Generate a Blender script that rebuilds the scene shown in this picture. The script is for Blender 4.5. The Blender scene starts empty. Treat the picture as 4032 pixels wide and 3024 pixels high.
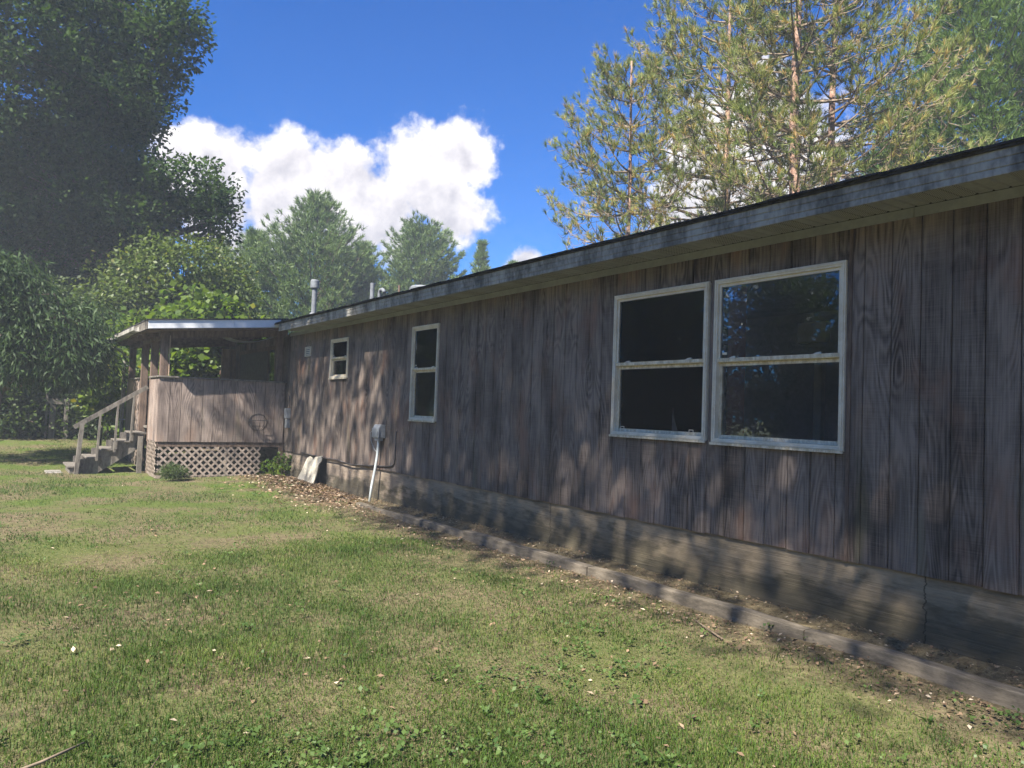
import bpy, math, random
import numpy as np
from mathutils import Vector, Matrix
rng = np.random.default_rng(7); random.seed(7)
sc = bpy.context.scene; col = sc.collection
R = math.radians
HAZE = .0022
# ------------------------------------------------------------------ camera
cam = bpy.data.cameras.new('camera'); co = bpy.data.objects.new('camera', cam); col.objects.link(co)
FW = Vector((0.55811179, 0.82899434, 0.03577162)); RT = Vector((0.82831815, -0.55916555, 0.03497046)); UP = Vector((-0.04899257, -0.01011285, 0.99874795))
m = Matrix((RT, UP, -FW)).transposed().to_4x4(); m.translation = (-5.37, 0, 1.6)
co.matrix_world = m; cam.sensor_width = 36; cam.lens = 3031/4032*36; cam.clip_end = 5000; cam.clip_start = 0.05
sc.camera = co
# ------------------------------------------------------------------ node helper
class NT:
    def __init__(s, tree): s.t = tree; s.n = tree.nodes; s.l = tree.links
    def node(s, typ, **kw):
        n = s.n.new(typ)
        for k, v in kw.items(): setattr(n, k, v)
        return n
    def set(s, sock, v):
        if hasattr(v, 'is_output'): s.l.new(v, sock)
        else: sock.default_value = v
    def math(s, op, a, b=None, c=None, clamp=False):
        n = s.node('ShaderNodeMath', operation=op, use_clamp=clamp); s.set(n.inputs[0], a)
        if b is not None: s.set(n.inputs[1], b)
        if c is not None: s.set(n.inputs[2], c)
        return n.outputs[0]
    def vm(s, op, a, b=None):
        n = s.node('ShaderNodeVectorMath', operation=op); s.set(n.inputs[0], a)
        if b is not None: s.set(n.inputs[1], b)
        return n.outputs['Value'] if op in ('DISTANCE', 'LENGTH', 'DOT_PRODUCT') else n.outputs[0]
    def noise(s, vec, scale=1, detail=3, rough=.5, dist=0):
        n = s.node('ShaderNodeTexNoise'); s.set(n.inputs['Vector'], vec); s.set(n.inputs['Scale'], scale); s.set(n.inputs['Detail'], detail)
        s.set(n.inputs['Roughness'], rough); s.set(n.inputs['Distortion'], dist); return n.outputs[0]
    def ramp(s, fac, stops, interp='LINEAR'):
        n = s.node('ShaderNodeValToRGB'); n.color_ramp.interpolation = interp; e = n.color_ramp.elements
        while len(e) < len(stops): e.new(.5)
        for i, (p, c) in enumerate(stops):
            e[i].position = p; e[i].color = (c if hasattr(c, '__len__') else (c, c, c)) + (1,) if not hasattr(c, '__len__') or len(c) == 3 else c
        s.set(n.inputs[0], fac); return n.outputs[0]
    def mix(s, fac, a, b, blend='MIX'):
        n = s.node('ShaderNodeMix', data_type='RGBA', blend_type=blend); s.set(n.inputs[0], fac)
        for i, v in ((6, a), (7, b)): s.set(n.inputs[i], v if hasattr(v, 'is_output') else tuple(v) + (1,))
        return n.outputs[2]
    def sep(s, v): n = s.node('ShaderNodeSeparateXYZ'); s.set(n.inputs[0], v); return n.outputs
    def comb(s, x, y, z):
        n = s.node('ShaderNodeCombineXYZ')
        for i, v in enumerate((x, y, z)): s.set(n.inputs[i], v)
        return n.outputs[0]
    def mr(s, v, a, b, c=0, d=1):
        n = s.node('ShaderNodeMapRange', interpolation_type='SMOOTHSTEP')
        for i, q in enumerate((v, a, b, c, d)): s.set(n.inputs[i], q)
        return n.outputs[0]
# ------------------------------------------------------------------ sun + world
LD = Vector((.78, .34, -1.0)).normalized()            # direction the light travels
sun = bpy.data.lights.new('sun', 'SUN'); so = bpy.data.objects.new('sun', sun); col.objects.link(so)
sun.energy = 4.3; sun.angle = R(.55); sun.color = (1, .93, .82)
so.rotation_euler = LD.to_track_quat('-Z', 'Y').to_euler(); so.location = (-20, -8, 30)
w = bpy.data.worlds.new('World'); sc.world = w; w.use_nodes = True
T = NT(w.node_tree); T.n.clear()
sky = T.node('ShaderNodeTexSky', sky_type='NISHITA', sun_disc=False)
sky.sun_elevation = math.asin(-LD.z); sky.sun_rotation = math.atan2(-LD.x, -LD.y); sky.ozone_density = 4.0; sky.air_density = 1.0; sky.dust_density = .3
tc = T.node('ShaderNodeTexCoord'); dirv = T.vm('NORMALIZE', tc.outputs['Generated'])
hs = T.node('ShaderNodeHueSaturation'); T.set(hs.inputs['Saturation'], 1.12); T.set(hs.inputs['Value'], 1.15); T.set(hs.inputs['Hue'], .497); T.set(hs.inputs['Color'], sky.outputs[0])
skyc = T.mix(1.0, hs.outputs[0], (.028, .295, .60), 'MULTIPLY')
# cumulus clouds in the sky: lobes warped by noise
warp = T.node('ShaderNodeTexNoise'); T.set(warp.inputs['Vector'], dirv); T.set(warp.inputs['Scale'], 9); T.set(warp.inputs['Detail'], 6); T.set(warp.inputs['Roughness'], .58)
wv = T.vm('SUBTRACT', warp.outputs['Color'], (.5, .5, .5)); sca = T.node('ShaderNodeVectorMath', operation='SCALE'); T.set(sca.inputs[0], wv); T.set(sca.inputs['Scale'], .075)
dw = T.vm('ADD', dirv, sca.outputs[0])
LOBES = [((.4669, .8208, .3292), .062), ((.4221, .8557, .2995), .088), ((.4689, .8426, .2648), .064), ((.3416, .8951, .2867), .068), ((.2833, .9234, .2589), .092),
         ((.2114, .9407, .2655), .088), ((.1701, .9434, .2847), .058), ((.3778, .8908, .2523), .085), ((.2495, .9495, .1901), .058), ((.7352, .5878, .3375), .115),
         ((.7699, .5734, .2802), .12), ((.7021, .6635, .2585), .075), ((.7144, .6249, .3149), .095), ((.5552, .8091, .1927), .028),
         ((.4134, .8831, .2218), .03), ((.1, .97, .12), .10), ((.75, .64, .17), .09),
         ((-.80, .45, .32), .10), ((-.76, .52, .28), .09), ((-.5, -.75, .38), .11), ((-.42, -.82, .33), .09), ((.9, -.2, .33), .11), ((.45, -.8, .36), .10), ((.93, -.1, .3), .08)]
def field(v):
    acc = None
    for c, r in LOBES:
        c = (c[0], c[1], c[2] - .010)
        d = T.math('SUBTRACT', 1.0, T.math('DIVIDE', T.vm('DISTANCE', v, c), r * .90))
        d = T.math('MAXIMUM', d, -1.5)
        acc = d if acc is None else T.node_smax(acc, d)
    return acc
def smax(a, b):
    n = T.node('ShaderNodeMath', operation='SMOOTH_MAX'); T.set(n.inputs[0], a); T.set(n.inputs[1], b); n.inputs[2].default_value = .12; return n.outputs[0]
T.node_smax = smax
F = field(dw)
bil = T.noise(dirv, 19, 8, .6); bil2 = T.noise(dirv, 70, 5, .6)
det = T.math('ADD', T.math('MULTIPLY', T.math('SUBTRACT', bil, .5), 1.35), T.math('MULTIPLY', T.math('SUBTRACT', bil2, .5), .3))
dens = T.math('ADD', F, det)
alpha = T.mr(dens, .04, .40)
# self-shading: less cloud towards the sun side is brighter
off = T.vm('ADD', dirv, (-.012, -.006, .026)); bo = T.noise(off, 19, 8, .6); big = T.noise(dirv, 11, 4, .5)
shade = T.math('ADD', T.math('MULTIPLY', T.math('SUBTRACT', bil, bo), 2.2), T.math('MULTIPLY', T.math('SUBTRACT', .52, big), 1.7))
edge = T.math('MULTIPLY', T.math('SUBTRACT', .75, dens), .35)
dz_ = T.math('MULTIPLY', T.math('SUBTRACT', T.sep(dirv)[2], .265), 4.5)
lit = T.math('ADD', T.math('ADD', T.math('ADD', .40, dz_), shade), edge, clamp=True)
cloudc = T.mix(lit, (2.55, 2.48, 2.75), (5.2, 4.95, 4.9))
finalc = T.mix(alpha, skyc, cloudc)
bg = T.node('ShaderNodeBackground'); T.set(bg.inputs[0], finalc); bg.inputs[1].default_value = .072
wo = T.node('ShaderNodeOutputWorld'); T.l.new(bg.outputs[0], wo.inputs[0])
w.cycles.sampling_method = 'MANUAL'; w.cycles.sample_map_resolution = 512
# ------------------------------------------------------------------ exposure / render
vs = sc.view_settings; vs.view_transform = 'Standard'; vs.look = 'None'; vs.gamma = 1; vs.exposure = 1.9; vs.use_curve_mapping = False
sc.render.engine = 'CYCLES'; cy = sc.cycles
cy.max_bounces = 6; cy.diffuse_bounces = 3; cy.glossy_bounces = 3; cy.transmission_bounces = 4; cy.transparent_max_bounces = 8
cy.use_denoising = True; cy.sample_clamp_indirect = 4; cy.caustics_reflective = False; cy.caustics_refractive = False
try: cy.denoiser = 'OPENIMAGEDENOISE'
except Exception: pass
# ------------------------------------------------------------------ materials
MATS = {}
def new_mat(name, rough=.8, spec=.3):
    mt = bpy.data.materials.new(name); mt.use_nodes = True; t = NT(mt.node_tree)
    b = t.n['Principled BSDF']; b.inputs['Roughness'].default_value = rough; b.inputs['Specular IOR Level'].default_value = spec
    MATS[name] = mt; return mt, t, b
def bump(t, b, h, strength=.4, dist=.01):
    n = t.node('ShaderNodeBump'); n.inputs['Strength'].default_value = strength; n.inputs['Distance'].default_value = dist
    t.set(n.inputs['Height'], h); t.l.new(n.outputs[0], b.inputs['Normal'])
def pos(t): return t.node('ShaderNodeNewGeometry').outputs['Position']
def siding_mat(name, light, dark, warm, warmth, contrast=1.0):
    mt, t, b = new_mat(name, .85, .2); x, y, z = t.sep(pos(t)); u = t.math('ADD', x, y)
    oi = t.node('ShaderNodeObjectInfo').outputs['Random']
    # plywood sheets 1.22 m wide mirror their figure about the sheet joint
    um = t.math('PINGPONG', u, 0.86)
    pan = t.math('FLOOR', t.math('DIVIDE', u, .86))
    g = t.noise(t.comb(t.math('MULTIPLY', um, 2.6), t.math('MULTIPLY', z, .36), t.math('MULTIPLY', pan, .0)), 1.0, 2.5, .5, .5)
    rings = t.math('SINE', t.math('MULTIPLY', g, 175)); rings = t.math('ADD', t.math('MULTIPLY', rings, .5), .5)
    amp = t.mr(t.noise(t.comb(t.math('MULTIPLY', u, 1.7), t.math('MULTIPLY', z, .9), 3.0), 1.0, 2), .36, .60)
    streak = t.noise(t.comb(t.math('MULTIPLY', u, 75), t.math('MULTIPLY', z, 2.2), 0.0), 1, 3, .6)
    saw = t.noise(t.comb(t.math('MULTIPLY', u, 3), t.math('MULTIPLY', z, 190), 1.0), 1, 2, .6)
    blot = t.noise(t.comb(t.math('MULTIPLY', u, 3.2), t.math('MULTIPLY', z, .8), 7.0), 1, 4, .6)
    f = t.math('MULTIPLY', t.math('MULTIPLY', rings, amp), .42 * contrast)
    f = t.math('ADD', f, t.math('MULTIPLY', t.math('SUBTRACT', streak, .5), 1.35 * contrast))
    f = t.math('ADD', f, t.math('MULTIPLY', t.math('SUBTRACT', saw, .5), .55 * contrast))
    f = t.math('ADD', f, t.math('MULTIPLY', t.math('SUBTRACT', blot, .42), 1.9 * contrast))
    f = t.math('ADD', f, t.math('MULTIPLY', t.math('SUBTRACT', oi, .5), .22))
    f = t.math('ADD', f, .22, clamp=True)
    c = t.mix(f, dark, light)
    wm = t.mr(t.noise(t.comb(t.math('MULTIPLY', u, 2.3), t.math('MULTIPLY', z, 1.0), 11.0), 1, 4, .6), .5, .72, 0, warmth)
    c = t.mix(wm, c, warm)
    gr = t.mr(t.noise(t.comb(t.math('MULTIPLY', u, 4.5), t.math('MULTIPLY', z, .5), 17.0), 1, 3, .5), .60, .74, 0, .45)
    c = t.mix(gr, c, (.13, .125, .07))
    t.set(b.inputs['Base Color'], c)
    bump(t, b, t.math('ADD', t.math('MULTIPLY', rings, amp), t.math('ADD', t.math('MULTIPLY', saw, .9), t.math('MULTIPLY', streak, .7))), .5, .004)
    return mt
siding_mat('siding', (.262, .212, .180), (.044, .035, .031), (.27, .145, .095), .55, 1.15)
siding_mat('porch_siding', (.38, .305, .262), (.10, .077, .070), (.42, .28, .205), .5)
def plain(name, c1, c2, scale=6, rough=.8, spec=.3, stretch=(1, 1, 1), bs=.25, bd=.006, detail=4, metal=0):
    mt, t, b = new_mat(name, rough, spec); p = t.vm('MULTIPLY', pos(t), stretch)
    n = t.noise(p, scale, detail, .6); n2 = t.noise(p, scale * 7, 3, .6)
    f = t.math('ADD', t.math('MULTIPLY', n, .75), t.math('MULTIPLY', n2, .35)); f = t.mr(f, .38, .72)
    t.set(b.inputs['Base Color'], t.mix(f, c1, c2)); b.inputs['Metallic'].default_value = metal
    bump(t, b, n2, bs, bd); return mt
plain('grey_wood', (.075, .066, .058), (.21, .19, .165), 3, stretch=(4, 4, 1.2))
plain('brown_wood', (.075, .052, .042), (.20, .14, .105), 3, stretch=(5, 5, 1))
plain('pale_wood', (.30, .22, .16), (.50, .37, .27), 2, stretch=(6, 6, .8))
plain('lattice_wood', (.20, .16, .135), (.43, .355, .30), 4, stretch=(2, 2, 2))
plain('fascia_metal', (.11, .105, .092), (.42, .405, .365), 2.2, .75, .25, stretch=(1, 1.6, .8), bs=.1)
plain('porch_fascia', (.66, .68, .70), (.78, .79, .80), 2, .45, .5, bs=.05)
plain('soffit_paint', (.25, .265, .285), (.33, .345, .365), 3, .6, .3, bs=.05)
plain('window_white', (.68, .60, .46), (.82, .76, .63), 5, .5, .4, bs=.04)
plain('stained_white', (.50, .41, .26), (.82, .74, .58), 9, .55, .4, stretch=(1, 2.5, 1), bs=.05)
plain('timber', (.095, .08, .06), (.20, .17, .13), 9, stretch=(3, .6, 3), bs=.4, bd=.005)
plain('metal_grey', (.22, .24, .26), (.34, .36, .38), 8, .45, .5, bs=.05)
plain('flue_metal', (.12, .13, .145), (.19, .205, .22), 8, .6, .3, bs=.05)
plain('pvc', (.52, .58, .60), (.64, .69, .70), 5, .4, .5, bs=.02)
plain('iron_and_dark_gaps', (.02, .02, .022), (.05, .045, .04), 20, .6, .4)
plain('cable', (.045, .042, .042), (.085, .08, .08), 10, .6, .3)
plain('interior', (.20, .205, .22), (.28, .285, .30), 2, .9, .1, bs=.02)
plain('red_jamb', (.55, .14, .085), (.65, .20, .12), 6, .6, .3, stretch=(1, 1, .3))
plain('interior_cream', (.55, .52, .40), (.68, .64, .50), 6, .6, .3)
plain('shingle', (.025, .025, .028), (.07, .068, .068), 12, .95, .1, bs=.8)
plain('torn_board', (.38, .34, .26), (.60, .56, .47), 5, .8, .2)
plain('bark', (.075, .058, .048), (.21, .165, .135), 6, .95, .1, stretch=(2, 2, .5), bs=.8, bd=.03)
plain('pine_bark', (.21, .115, .075), (.50, .34, .265), 7, .95, .1, stretch=(2, 2, .8), bs=.8, bd=.03)
plain('pine_twig', (.10, .075, .055), (.30, .235, .17), 4, .9, .1)
plain('concrete_pad', (.14, .13, .115), (.28, .26, .235), 5)
def foundation_mat():
    mt, t, b = new_mat('foundation', .9, .15); x, y, z = t.sep(pos(t))
    grain = t.noise(t.comb(t.math('MULTIPLY', y, 1.2), t.math('MULTIPLY', z, 45), 0), 1, 4, .6, .8)
    blot = t.noise(t.comb(y, t.math('MULTIPLY', z, 3.0), 2), 2.2, 5, .62)
    c = t.mix(t.mr(t.math('ADD', t.math('MULTIPLY', grain, .25), t.math('MULTIPLY', blot, .75)), .34, .66), (.16, .128, .085), (.44, .35, .24))
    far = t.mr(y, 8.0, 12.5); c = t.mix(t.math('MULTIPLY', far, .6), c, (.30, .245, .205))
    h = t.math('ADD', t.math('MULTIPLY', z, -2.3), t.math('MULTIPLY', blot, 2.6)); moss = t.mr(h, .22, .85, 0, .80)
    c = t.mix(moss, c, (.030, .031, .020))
    wob = t.math('MULTIPLY', t.math('SUBTRACT', t.noise(t.comb(0, t.math('MULTIPLY', z, 6), t.math('FLOOR', t.math('DIVIDE', y, 4.3))), 1, 4, .7), .5), .16)
    cr = t.math('ABSOLUTE', t.math('SUBTRACT', t.math('MODULO', t.math('ADD', t.math('ADD', y, wob), 3.3), 4.3), 1.82)); crack = t.mr(cr, .002, .008, .7, 0)
    c = t.mix(crack, c, (.02, .018, .014))
    t.set(b.inputs['Base Color'], c); bump(t, b, t.math('SUBTRACT', t.math('ADD', grain, blot), t.math('MULTIPLY', crack, 1.5)), .7, .012); return mt
foundation_mat()
def ground_mat():
    mt, t, b = new_mat('ground', .95, .1); p = pos(t); x, y, z = t.sep(p)
    n = t.noise(p, .9, 5, .6); n2 = t.noise(p, 14, 4, .65); n3 = t.noise(p, 90, 3, .6)
    c = t.mix(t.mr(t.math('ADD', t.math('MULTIPLY', n2, .6), t.math('MULTIPLY', n3, .4)), .36, .64), (.085, .066, .038), (.225, .185, .110))
    g = t.mr(t.math('ADD', t.math('MULTIPLY', n, .7), t.math('MULTIPLY', n2, .3)), .40, .60); c2 = t.mix(n3, (.048, .085, .014), (.125, .165, .038))
    far = t.mr(y, 6.0, 15.0, .55, 1.0); near_wall = t.mr(x, -1.3, -.7, 1, 0)
    c = t.mix(t.math('MULTIPLY', t.math('MULTIPLY', g, far), near_wall), c, c2)
    t.set(b.inputs['Base Color'], c); bump(t, b, t.math('ADD', n2, n3), .8, .03); return mt
ground_mat()
def leaf_mat(name, c1, c2, c3=None, transl=.35, rough=.5, f3=.0, spec=.35):
    mt, t, b = new_mat(name, rough, spec); a = t.node('ShaderNodeAttribute', attribute_name='rnd').outputs['Fac']
    c = t.mix(t.mr(a, 0, 1), c1, c2)
    if c3: c = t.mix(t.mr(a, 1 - f3 - .06, 1 - f3 + .06), c, c3)
    t.set(b.inputs['Base Color'], c)
    tr = t.node('ShaderNodeBsdfTranslucent'); t.set(tr.inputs[0], t.mix(1, c, (1.3, 1.35, .6), 'MULTIPLY'))
    mx = t.node('ShaderNodeMixShader'); mx.inputs[0].default_value = transl
    t.l.new(b.outputs[0], mx.inputs[1]); t.l.new(tr.outputs[0], mx.inputs[2]); t.l.new(mx.outputs[0], t.n['Material Output'].inputs[0]); return mt
leaf_mat('oak_leaf', (.020, .044, .014), (.065, .112, .030), transl=.35, rough=.6, spec=.15)
leaf_mat('shade_leaf', (.035, .06, .018), (.07, .11, .03), transl=.35)
leaf_mat('peach_leaf', (.022, .046, .016), (.058, .098, .034), transl=.3, rough=.55, spec=.2)
leaf_mat('hedge_leaf', (.030, .055, .018), (.085, .125, .035), transl=.35)
leaf_mat('vine_leaf', (.05, .10, .014), (.14, .20, .025), (.26, .22, .03), .45, f3=.07)
leaf_mat('mid_leaf', (.06, .10, .024), (.125, .165, .04), (.20, .19, .05), .4, f3=.1)
leaf_mat('conifer_needle', (.08, .138, .046), (.18, .25, .095), transl=.25, rough=.5)
leaf_mat('conifer_bright', (.065, .125, .022), (.15, .23, .05), transl=.3)
leaf_mat('pine_needle', (.12, .175, .048), (.31, .31, .085), (.46, .29, .11), .25, f3=.18)
leaf_mat('weed_leaf', (.040, .085, .018), (.11, .17, .045), transl=.35)
leaf_mat('litter_leaf', (.09, .058, .036), (.30, .20, .125), (.52, .43, .32), .15, .8, f3=.10)
def grass_mat():
    mt, t, b = new_mat('grass', .6, .25); a = t.node('ShaderNodeAttribute', attribute_name='rnd').outputs['Fac']
    c = t.ramp(a, [(0, (.040, .080, .009)), (.35, (.082, .132, .018)), (.62, (.142, .168, .036)), (.82, (.21, .19, .08)), (1, (.36, .29, .17))])
    t.set(b.inputs['Base Color'], c); tr = t.node('ShaderNodeBsdfTranslucent'); t.set(tr.inputs[0], c)
    mx = t.node('ShaderNodeMixShader'); mx.inputs[0].default_value = .3
    t.l.new(b.outputs[0], mx.inputs[1]); t.l.new(tr.outputs[0], mx.inputs[2]); t.l.new(mx.outputs[0], t.n['Material Output'].inputs[0])
grass_mat()
def glass_mat():
    mt = bpy.data.materials.new('glass'); mt.use_nodes = True; t = NT(mt.node_tree); t.n.clear(); MATS['glass'] = mt
    tr = t.node('ShaderNodeBsdfTransparent'); tr.inputs[0].default_value = (.93, .95, .97, 1)
    gl = t.node('ShaderNodeBsdfGlossy'); gl.inputs['Roughness'].default_value = .015; gl.inputs[0].default_value = (.85, .9, 1, 1)
    fr = t.node('ShaderNodeFresnel'); fr.inputs[0].default_value = 1.5
    bn = t.node('ShaderNodeBump'); bn.inputs['Strength'].default_value = .05; bn.inputs['Distance'].default_value = .02
    t.set(bn.inputs['Height'], t.noise(pos(t), 2.0, 1)); t.l.new(bn.outputs[0], gl.inputs['Normal'])
    mx = t.node('ShaderNodeMixShader'); t.l.new(fr.outputs[0], mx.inputs[0]); t.l.new(tr.outputs[0], mx.inputs[1]); t.l.new(gl.outputs[0], mx.inputs[2])
    o = t.node('ShaderNodeOutputMaterial'); t.l.new(mx.outputs[0], o.inputs[0])
glass_mat()
def perforated():
    mt, t, b = new_mat('soffit_vent', .6, .3); x, y, z = t.sep(pos(t))
    d = t.math('MULTIPLY', t.math('SINE', t.math('MULTIPLY', x, 300)), t.math('SINE', t.math('MULTIPLY', y, 300)))
    t.set(b.inputs['Base Color'], t.mix(t.mr(d, .25, .5), (.33, .34, .34), (.05, .05, .055)))
perforated()
# ------------------------------------------------------------------ mesh helpers
def wloc(p):
    v = Vector((0, 0, 0))
    while p is not None: v += p.location; p = p.parent
    return v
class MB:
    def __init__(s): s.v = []; s.f = []
    def quadbox(s, P):                       # 8 corners: bottom 4 ccw, top 4 ccw
        n = len(s.v); s.v += [tuple(p) for p in P]
        for q in ((3, 2, 1, 0), (4, 5, 6, 7), (0, 1, 5, 4), (1, 2, 6, 5), (2, 3, 7, 6), (3, 0, 4, 7)): s.f.append(tuple(n + i for i in q))
        return s
    def box(s, x0, x1, y0, y1, z0, z1):
        return s.quadbox([(x0, y0, z0), (x1, y0, z0), (x1, y1, z0), (x0, y1, z0), (x0, y0, z1), (x1, y0, z1), (x1, y1, z1), (x0, y1, z1)])
    def bar(s, a, b, w, h, up=(0, 0, 1)):    # rectangular bar between two points
        a = Vector(a); b = Vector(b); d = (b - a).normalized(); sd = d.cross(Vector(up))
        if sd.length < 1e-4: sd = d.cross(Vector((0, 1, 0)))
        sd.normalize(); u = sd.cross(d); P = []
        for c in (a, b):
            P += [c - sd * w / 2 - u * h / 2, c + sd * w / 2 - u * h / 2, c + sd * w / 2 + u * h / 2, c - sd * w / 2 + u * h / 2]
        return s.quadbox(P)
    def tube(s, pts, radii, n=8, caps=True):
        pts = [Vector(p) for p in pts]
        if not hasattr(radii, '__len__'): radii = [radii] * len(pts)
        base = len(s.v); ref = None
        for i, p in enumerate(pts):
            d = (pts[min(i + 1, len(pts) - 1)] - pts[max(i - 1, 0)]).normalized()
            if ref is None: ref = d.orthogonal().normalized()
            else: ref = (ref - d * ref.dot(d)).normalized()
            b = d.cross(ref)
            for k in range(n):
                a = 2 * math.pi * k / n; s.v.append(tuple(p + (ref * math.cos(a) + b * math.sin(a)) * radii[i]))
        for i in range(len(pts) - 1):
            for k in range(n):
                q = base + i * n; s.f.append((q + k, q + (k + 1) % n, q + n + (k + 1) % n, q + n + k))
        if caps: s.f.append(tuple(base + k for k in range(n))[::-1]); s.f.append(tuple(base + (len(pts) - 1) * n + k for k in range(n)))
        return s
    def lathe(s, c, prof, n=20):             # prof [(r,z)]
        base = len(s.v); c = Vector(c)
        for r, z in prof:
            for k in range(n): a = 2 * math.pi * k / n; s.v.append((c.x + r * math.cos(a), c.y + r * math.sin(a), c.z + z))
        for i in range(len(prof) - 1):
            for k in range(n): q = base + i * n; s.f.append((q + k, q + (k + 1) % n, q + n + (k + 1) % n, q + n + k))
        s.f.append(tuple(base + k for k in range(n))[::-1]); s.f.append(tuple(base + (len(prof) - 1) * n + k for k in range(n))); return s
    def prism(s, poly, axis, a, b):          # poly of 2-D pts extruded along axis
        def P(q, t): return {'x': (t, q[0], q[1]), 'y': (q[0], t, q[1]), 'z': (q[0], q[1], t)}[axis]
        n = len(s.v); k = len(poly); s.v += [P(q, a) for q in poly] + [P(q, b) for q in poly]
        s.f.append(tuple(range(n, n + k))); s.f.append(tuple(range(n + 2 * k - 1, n + k - 1, -1)))
        for i in range(k): j = (i + 1) % k; s.f.append((n + j, n + i, n + k + i, n + k + j))
        return s
    def build(s, name, mat, parent=None, smooth=False, origin=None, bevel=0, local=False):
        V = np.array(s.v); c = V.mean(0) if origin is None else np.array(origin)
        if origin is None: c = (V.min(0) + V.max(0)) / 2; c[2] = V[:, 2].min()
        me = bpy.data.meshes.new(name); me.from_pydata([tuple(q) for q in (V - c)], [], s.f); me.materials.append(MATS[mat])
        if smooth: me.polygons.foreach_set('use_smooth', [True] * len(me.polygons))
        me.update(); import bmesh; bm = bmesh.new(); bm.from_mesh(me); bmesh.ops.recalc_face_normals(bm, faces=bm.faces)
        if bevel: bmesh.ops.bevel(bm, geom=bm.edges[:], offset=bevel, segments=1, affect='EDGES')
        bm.to_mesh(me); bm.free()
        return link(name, me, Vector(c) + (wloc(parent) if local else Vector((0, 0, 0))), parent)
def link(name, me, c, parent=None):
    o = bpy.data.objects.new(name, me); col.objects.link(o)
    if parent is not None: o.parent = parent; o.location = Vector(c) - wloc(parent)
    else: o.location = c
    return o
def tag(o, label=None, cat=None, group=None, kind=None):
    for k, v in (('label', label), ('category', cat), ('group', group), ('kind', kind)):
        if v: o[k] = v
    return o
def empty(name, loc, label=None, cat=None, group=None):
    o = bpy.data.objects.new(name, None); col.objects.link(o); o.location = loc; o.empty_display_size = .2; return tag(o, label, cat, group)
def npmesh(name, V, F, mat, rnd=None, smooth=False):
    V = np.asarray(V, np.float32); F = np.asarray(F, np.int32); k = F.shape[1]
    me = bpy.data.meshes.new(name); me.vertices.add(len(V)); me.vertices.foreach_set('co', V.ravel())
    me.loops.add(F.size); me.loops.foreach_set('vertex_index', F.ravel()); me.polygons.add(len(F))
    me.polygons.foreach_set('loop_start', np.arange(0, F.size, k, dtype=np.int32))
    me.update(calc_edges=True); me.materials.append(MATS[mat])
    if rnd is not None:
        a = me.attributes.new('rnd', 'FLOAT', 'POINT'); a.data.foreach_set('value', np.asarray(rnd, np.float32))
    return me
def unit(a): return a / (np.linalg.norm(a, axis=1, keepdims=True) + 1e-9)
def leaves(P, axis, normal, L, Wd):          # rhombic leaves: base, side, tip, side
    axis = unit(axis); side = unit(np.cross(normal, axis)); nrm = np.cross(axis, side)
    L = np.asarray(L)[:, None]; Wd = np.asarray(Wd)[:, None]; n = len(P)
    V = np.empty((n, 4, 3)); mid = P + axis * L * .45 + nrm * Wd * .18
    V[:, 0] = P; V[:, 1] = mid + side * Wd * .5; V[:, 2] = P + axis * L; V[:, 3] = mid - side * Wd * .5
    return V.reshape(-1, 3), np.arange(n * 4).reshape(n, 4)
def gz(x, y):                                # lawn height
    t = np.clip((np.asarray(y, float) - 17) / 11, 0, 1); h = .36 * t * t * (3 - 2 * t)
    h = h + .012 * np.sin(1.7 * x + .6 * y) + .010 * np.sin(2.3 * y - 1.1 * x) + .006 * np.sin(5.1 * x + 3.3 * y)
    return h + .07 * np.exp(-((x + .55) ** 2 / .5 + (y - 15.4) ** 2 / 1.6))
# ------------------------------------------------------------------ ground
def axis_pts(lo, hi, fine0, fine1, step):
    a = list(np.arange(fine0, fine1 + 1e-6, step)); s = step; q = fine0
    while q > lo: s *= 1.35; q -= s; a.insert(0, q)
    s = step; q = fine1
    while q < hi: s *= 1.35; q += s; a.append(q)
    return np.array(a)
gx = axis_pts(-600, 600, -9, 1, .22); gy = axis_pts(-600, 900, 0, 30, .22)
GX, GY = np.meshgrid(gx, gy); GZ = gz(GX, GY); GZ = np.where((np.abs(GX) > 60) | (np.abs(GY) > 90), .3, GZ)
V = np.stack([GX, GY, GZ], -1).reshape(-1, 3); nx = len(gx); ny = len(gy)
idx = np.arange(nx * ny).reshape(ny, nx); Fq = np.stack([idx[:-1, :-1], idx[:-1, 1:], idx[1:, 1:], idx[1:, :-1]], -1).reshape(-1, 4)
gm = npmesh('ground', V, Fq, 'ground'); gm.polygons.foreach_set('use_smooth', [True] * len(gm.polygons))
tag(link('ground', gm, (0, 0, 0)), 'patchy mown lawn and bare soil around the house', 'lawn', kind='structure')
# ------------------------------------------------------------------ house
H0, H1 = .57, 3.08; YA, YB = -3.0, 23.4; XB = 7.2
house = empty('house', (3.6, 10, 0), 'long single storey house with weathered grey wood siding and white windows', 'house')
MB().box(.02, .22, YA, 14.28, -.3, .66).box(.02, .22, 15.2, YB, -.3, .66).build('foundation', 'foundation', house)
MB().box(.30, .34, 14.1, 15.4, -.3, .66).build('crawl_space_dark_sheet', 'iron_and_dark_gaps', house)  # black sheet standing in for the dark inside the foundation opening
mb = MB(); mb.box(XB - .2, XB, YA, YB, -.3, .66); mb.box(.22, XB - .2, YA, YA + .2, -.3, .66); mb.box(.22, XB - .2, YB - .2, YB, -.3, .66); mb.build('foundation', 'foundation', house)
WIN = [(3.43, 4.72, 1.385, 2.845), (4.79, 6.07, 1.395, 2.845), (9.90, 10.75, 1.415, 2.855), (13.35, 14.22, 2.11, 2.86)]
DOOR = (17.6, 20.9, 1.0, 2.95)
OPEN = WIN + [DOOR]
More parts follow.
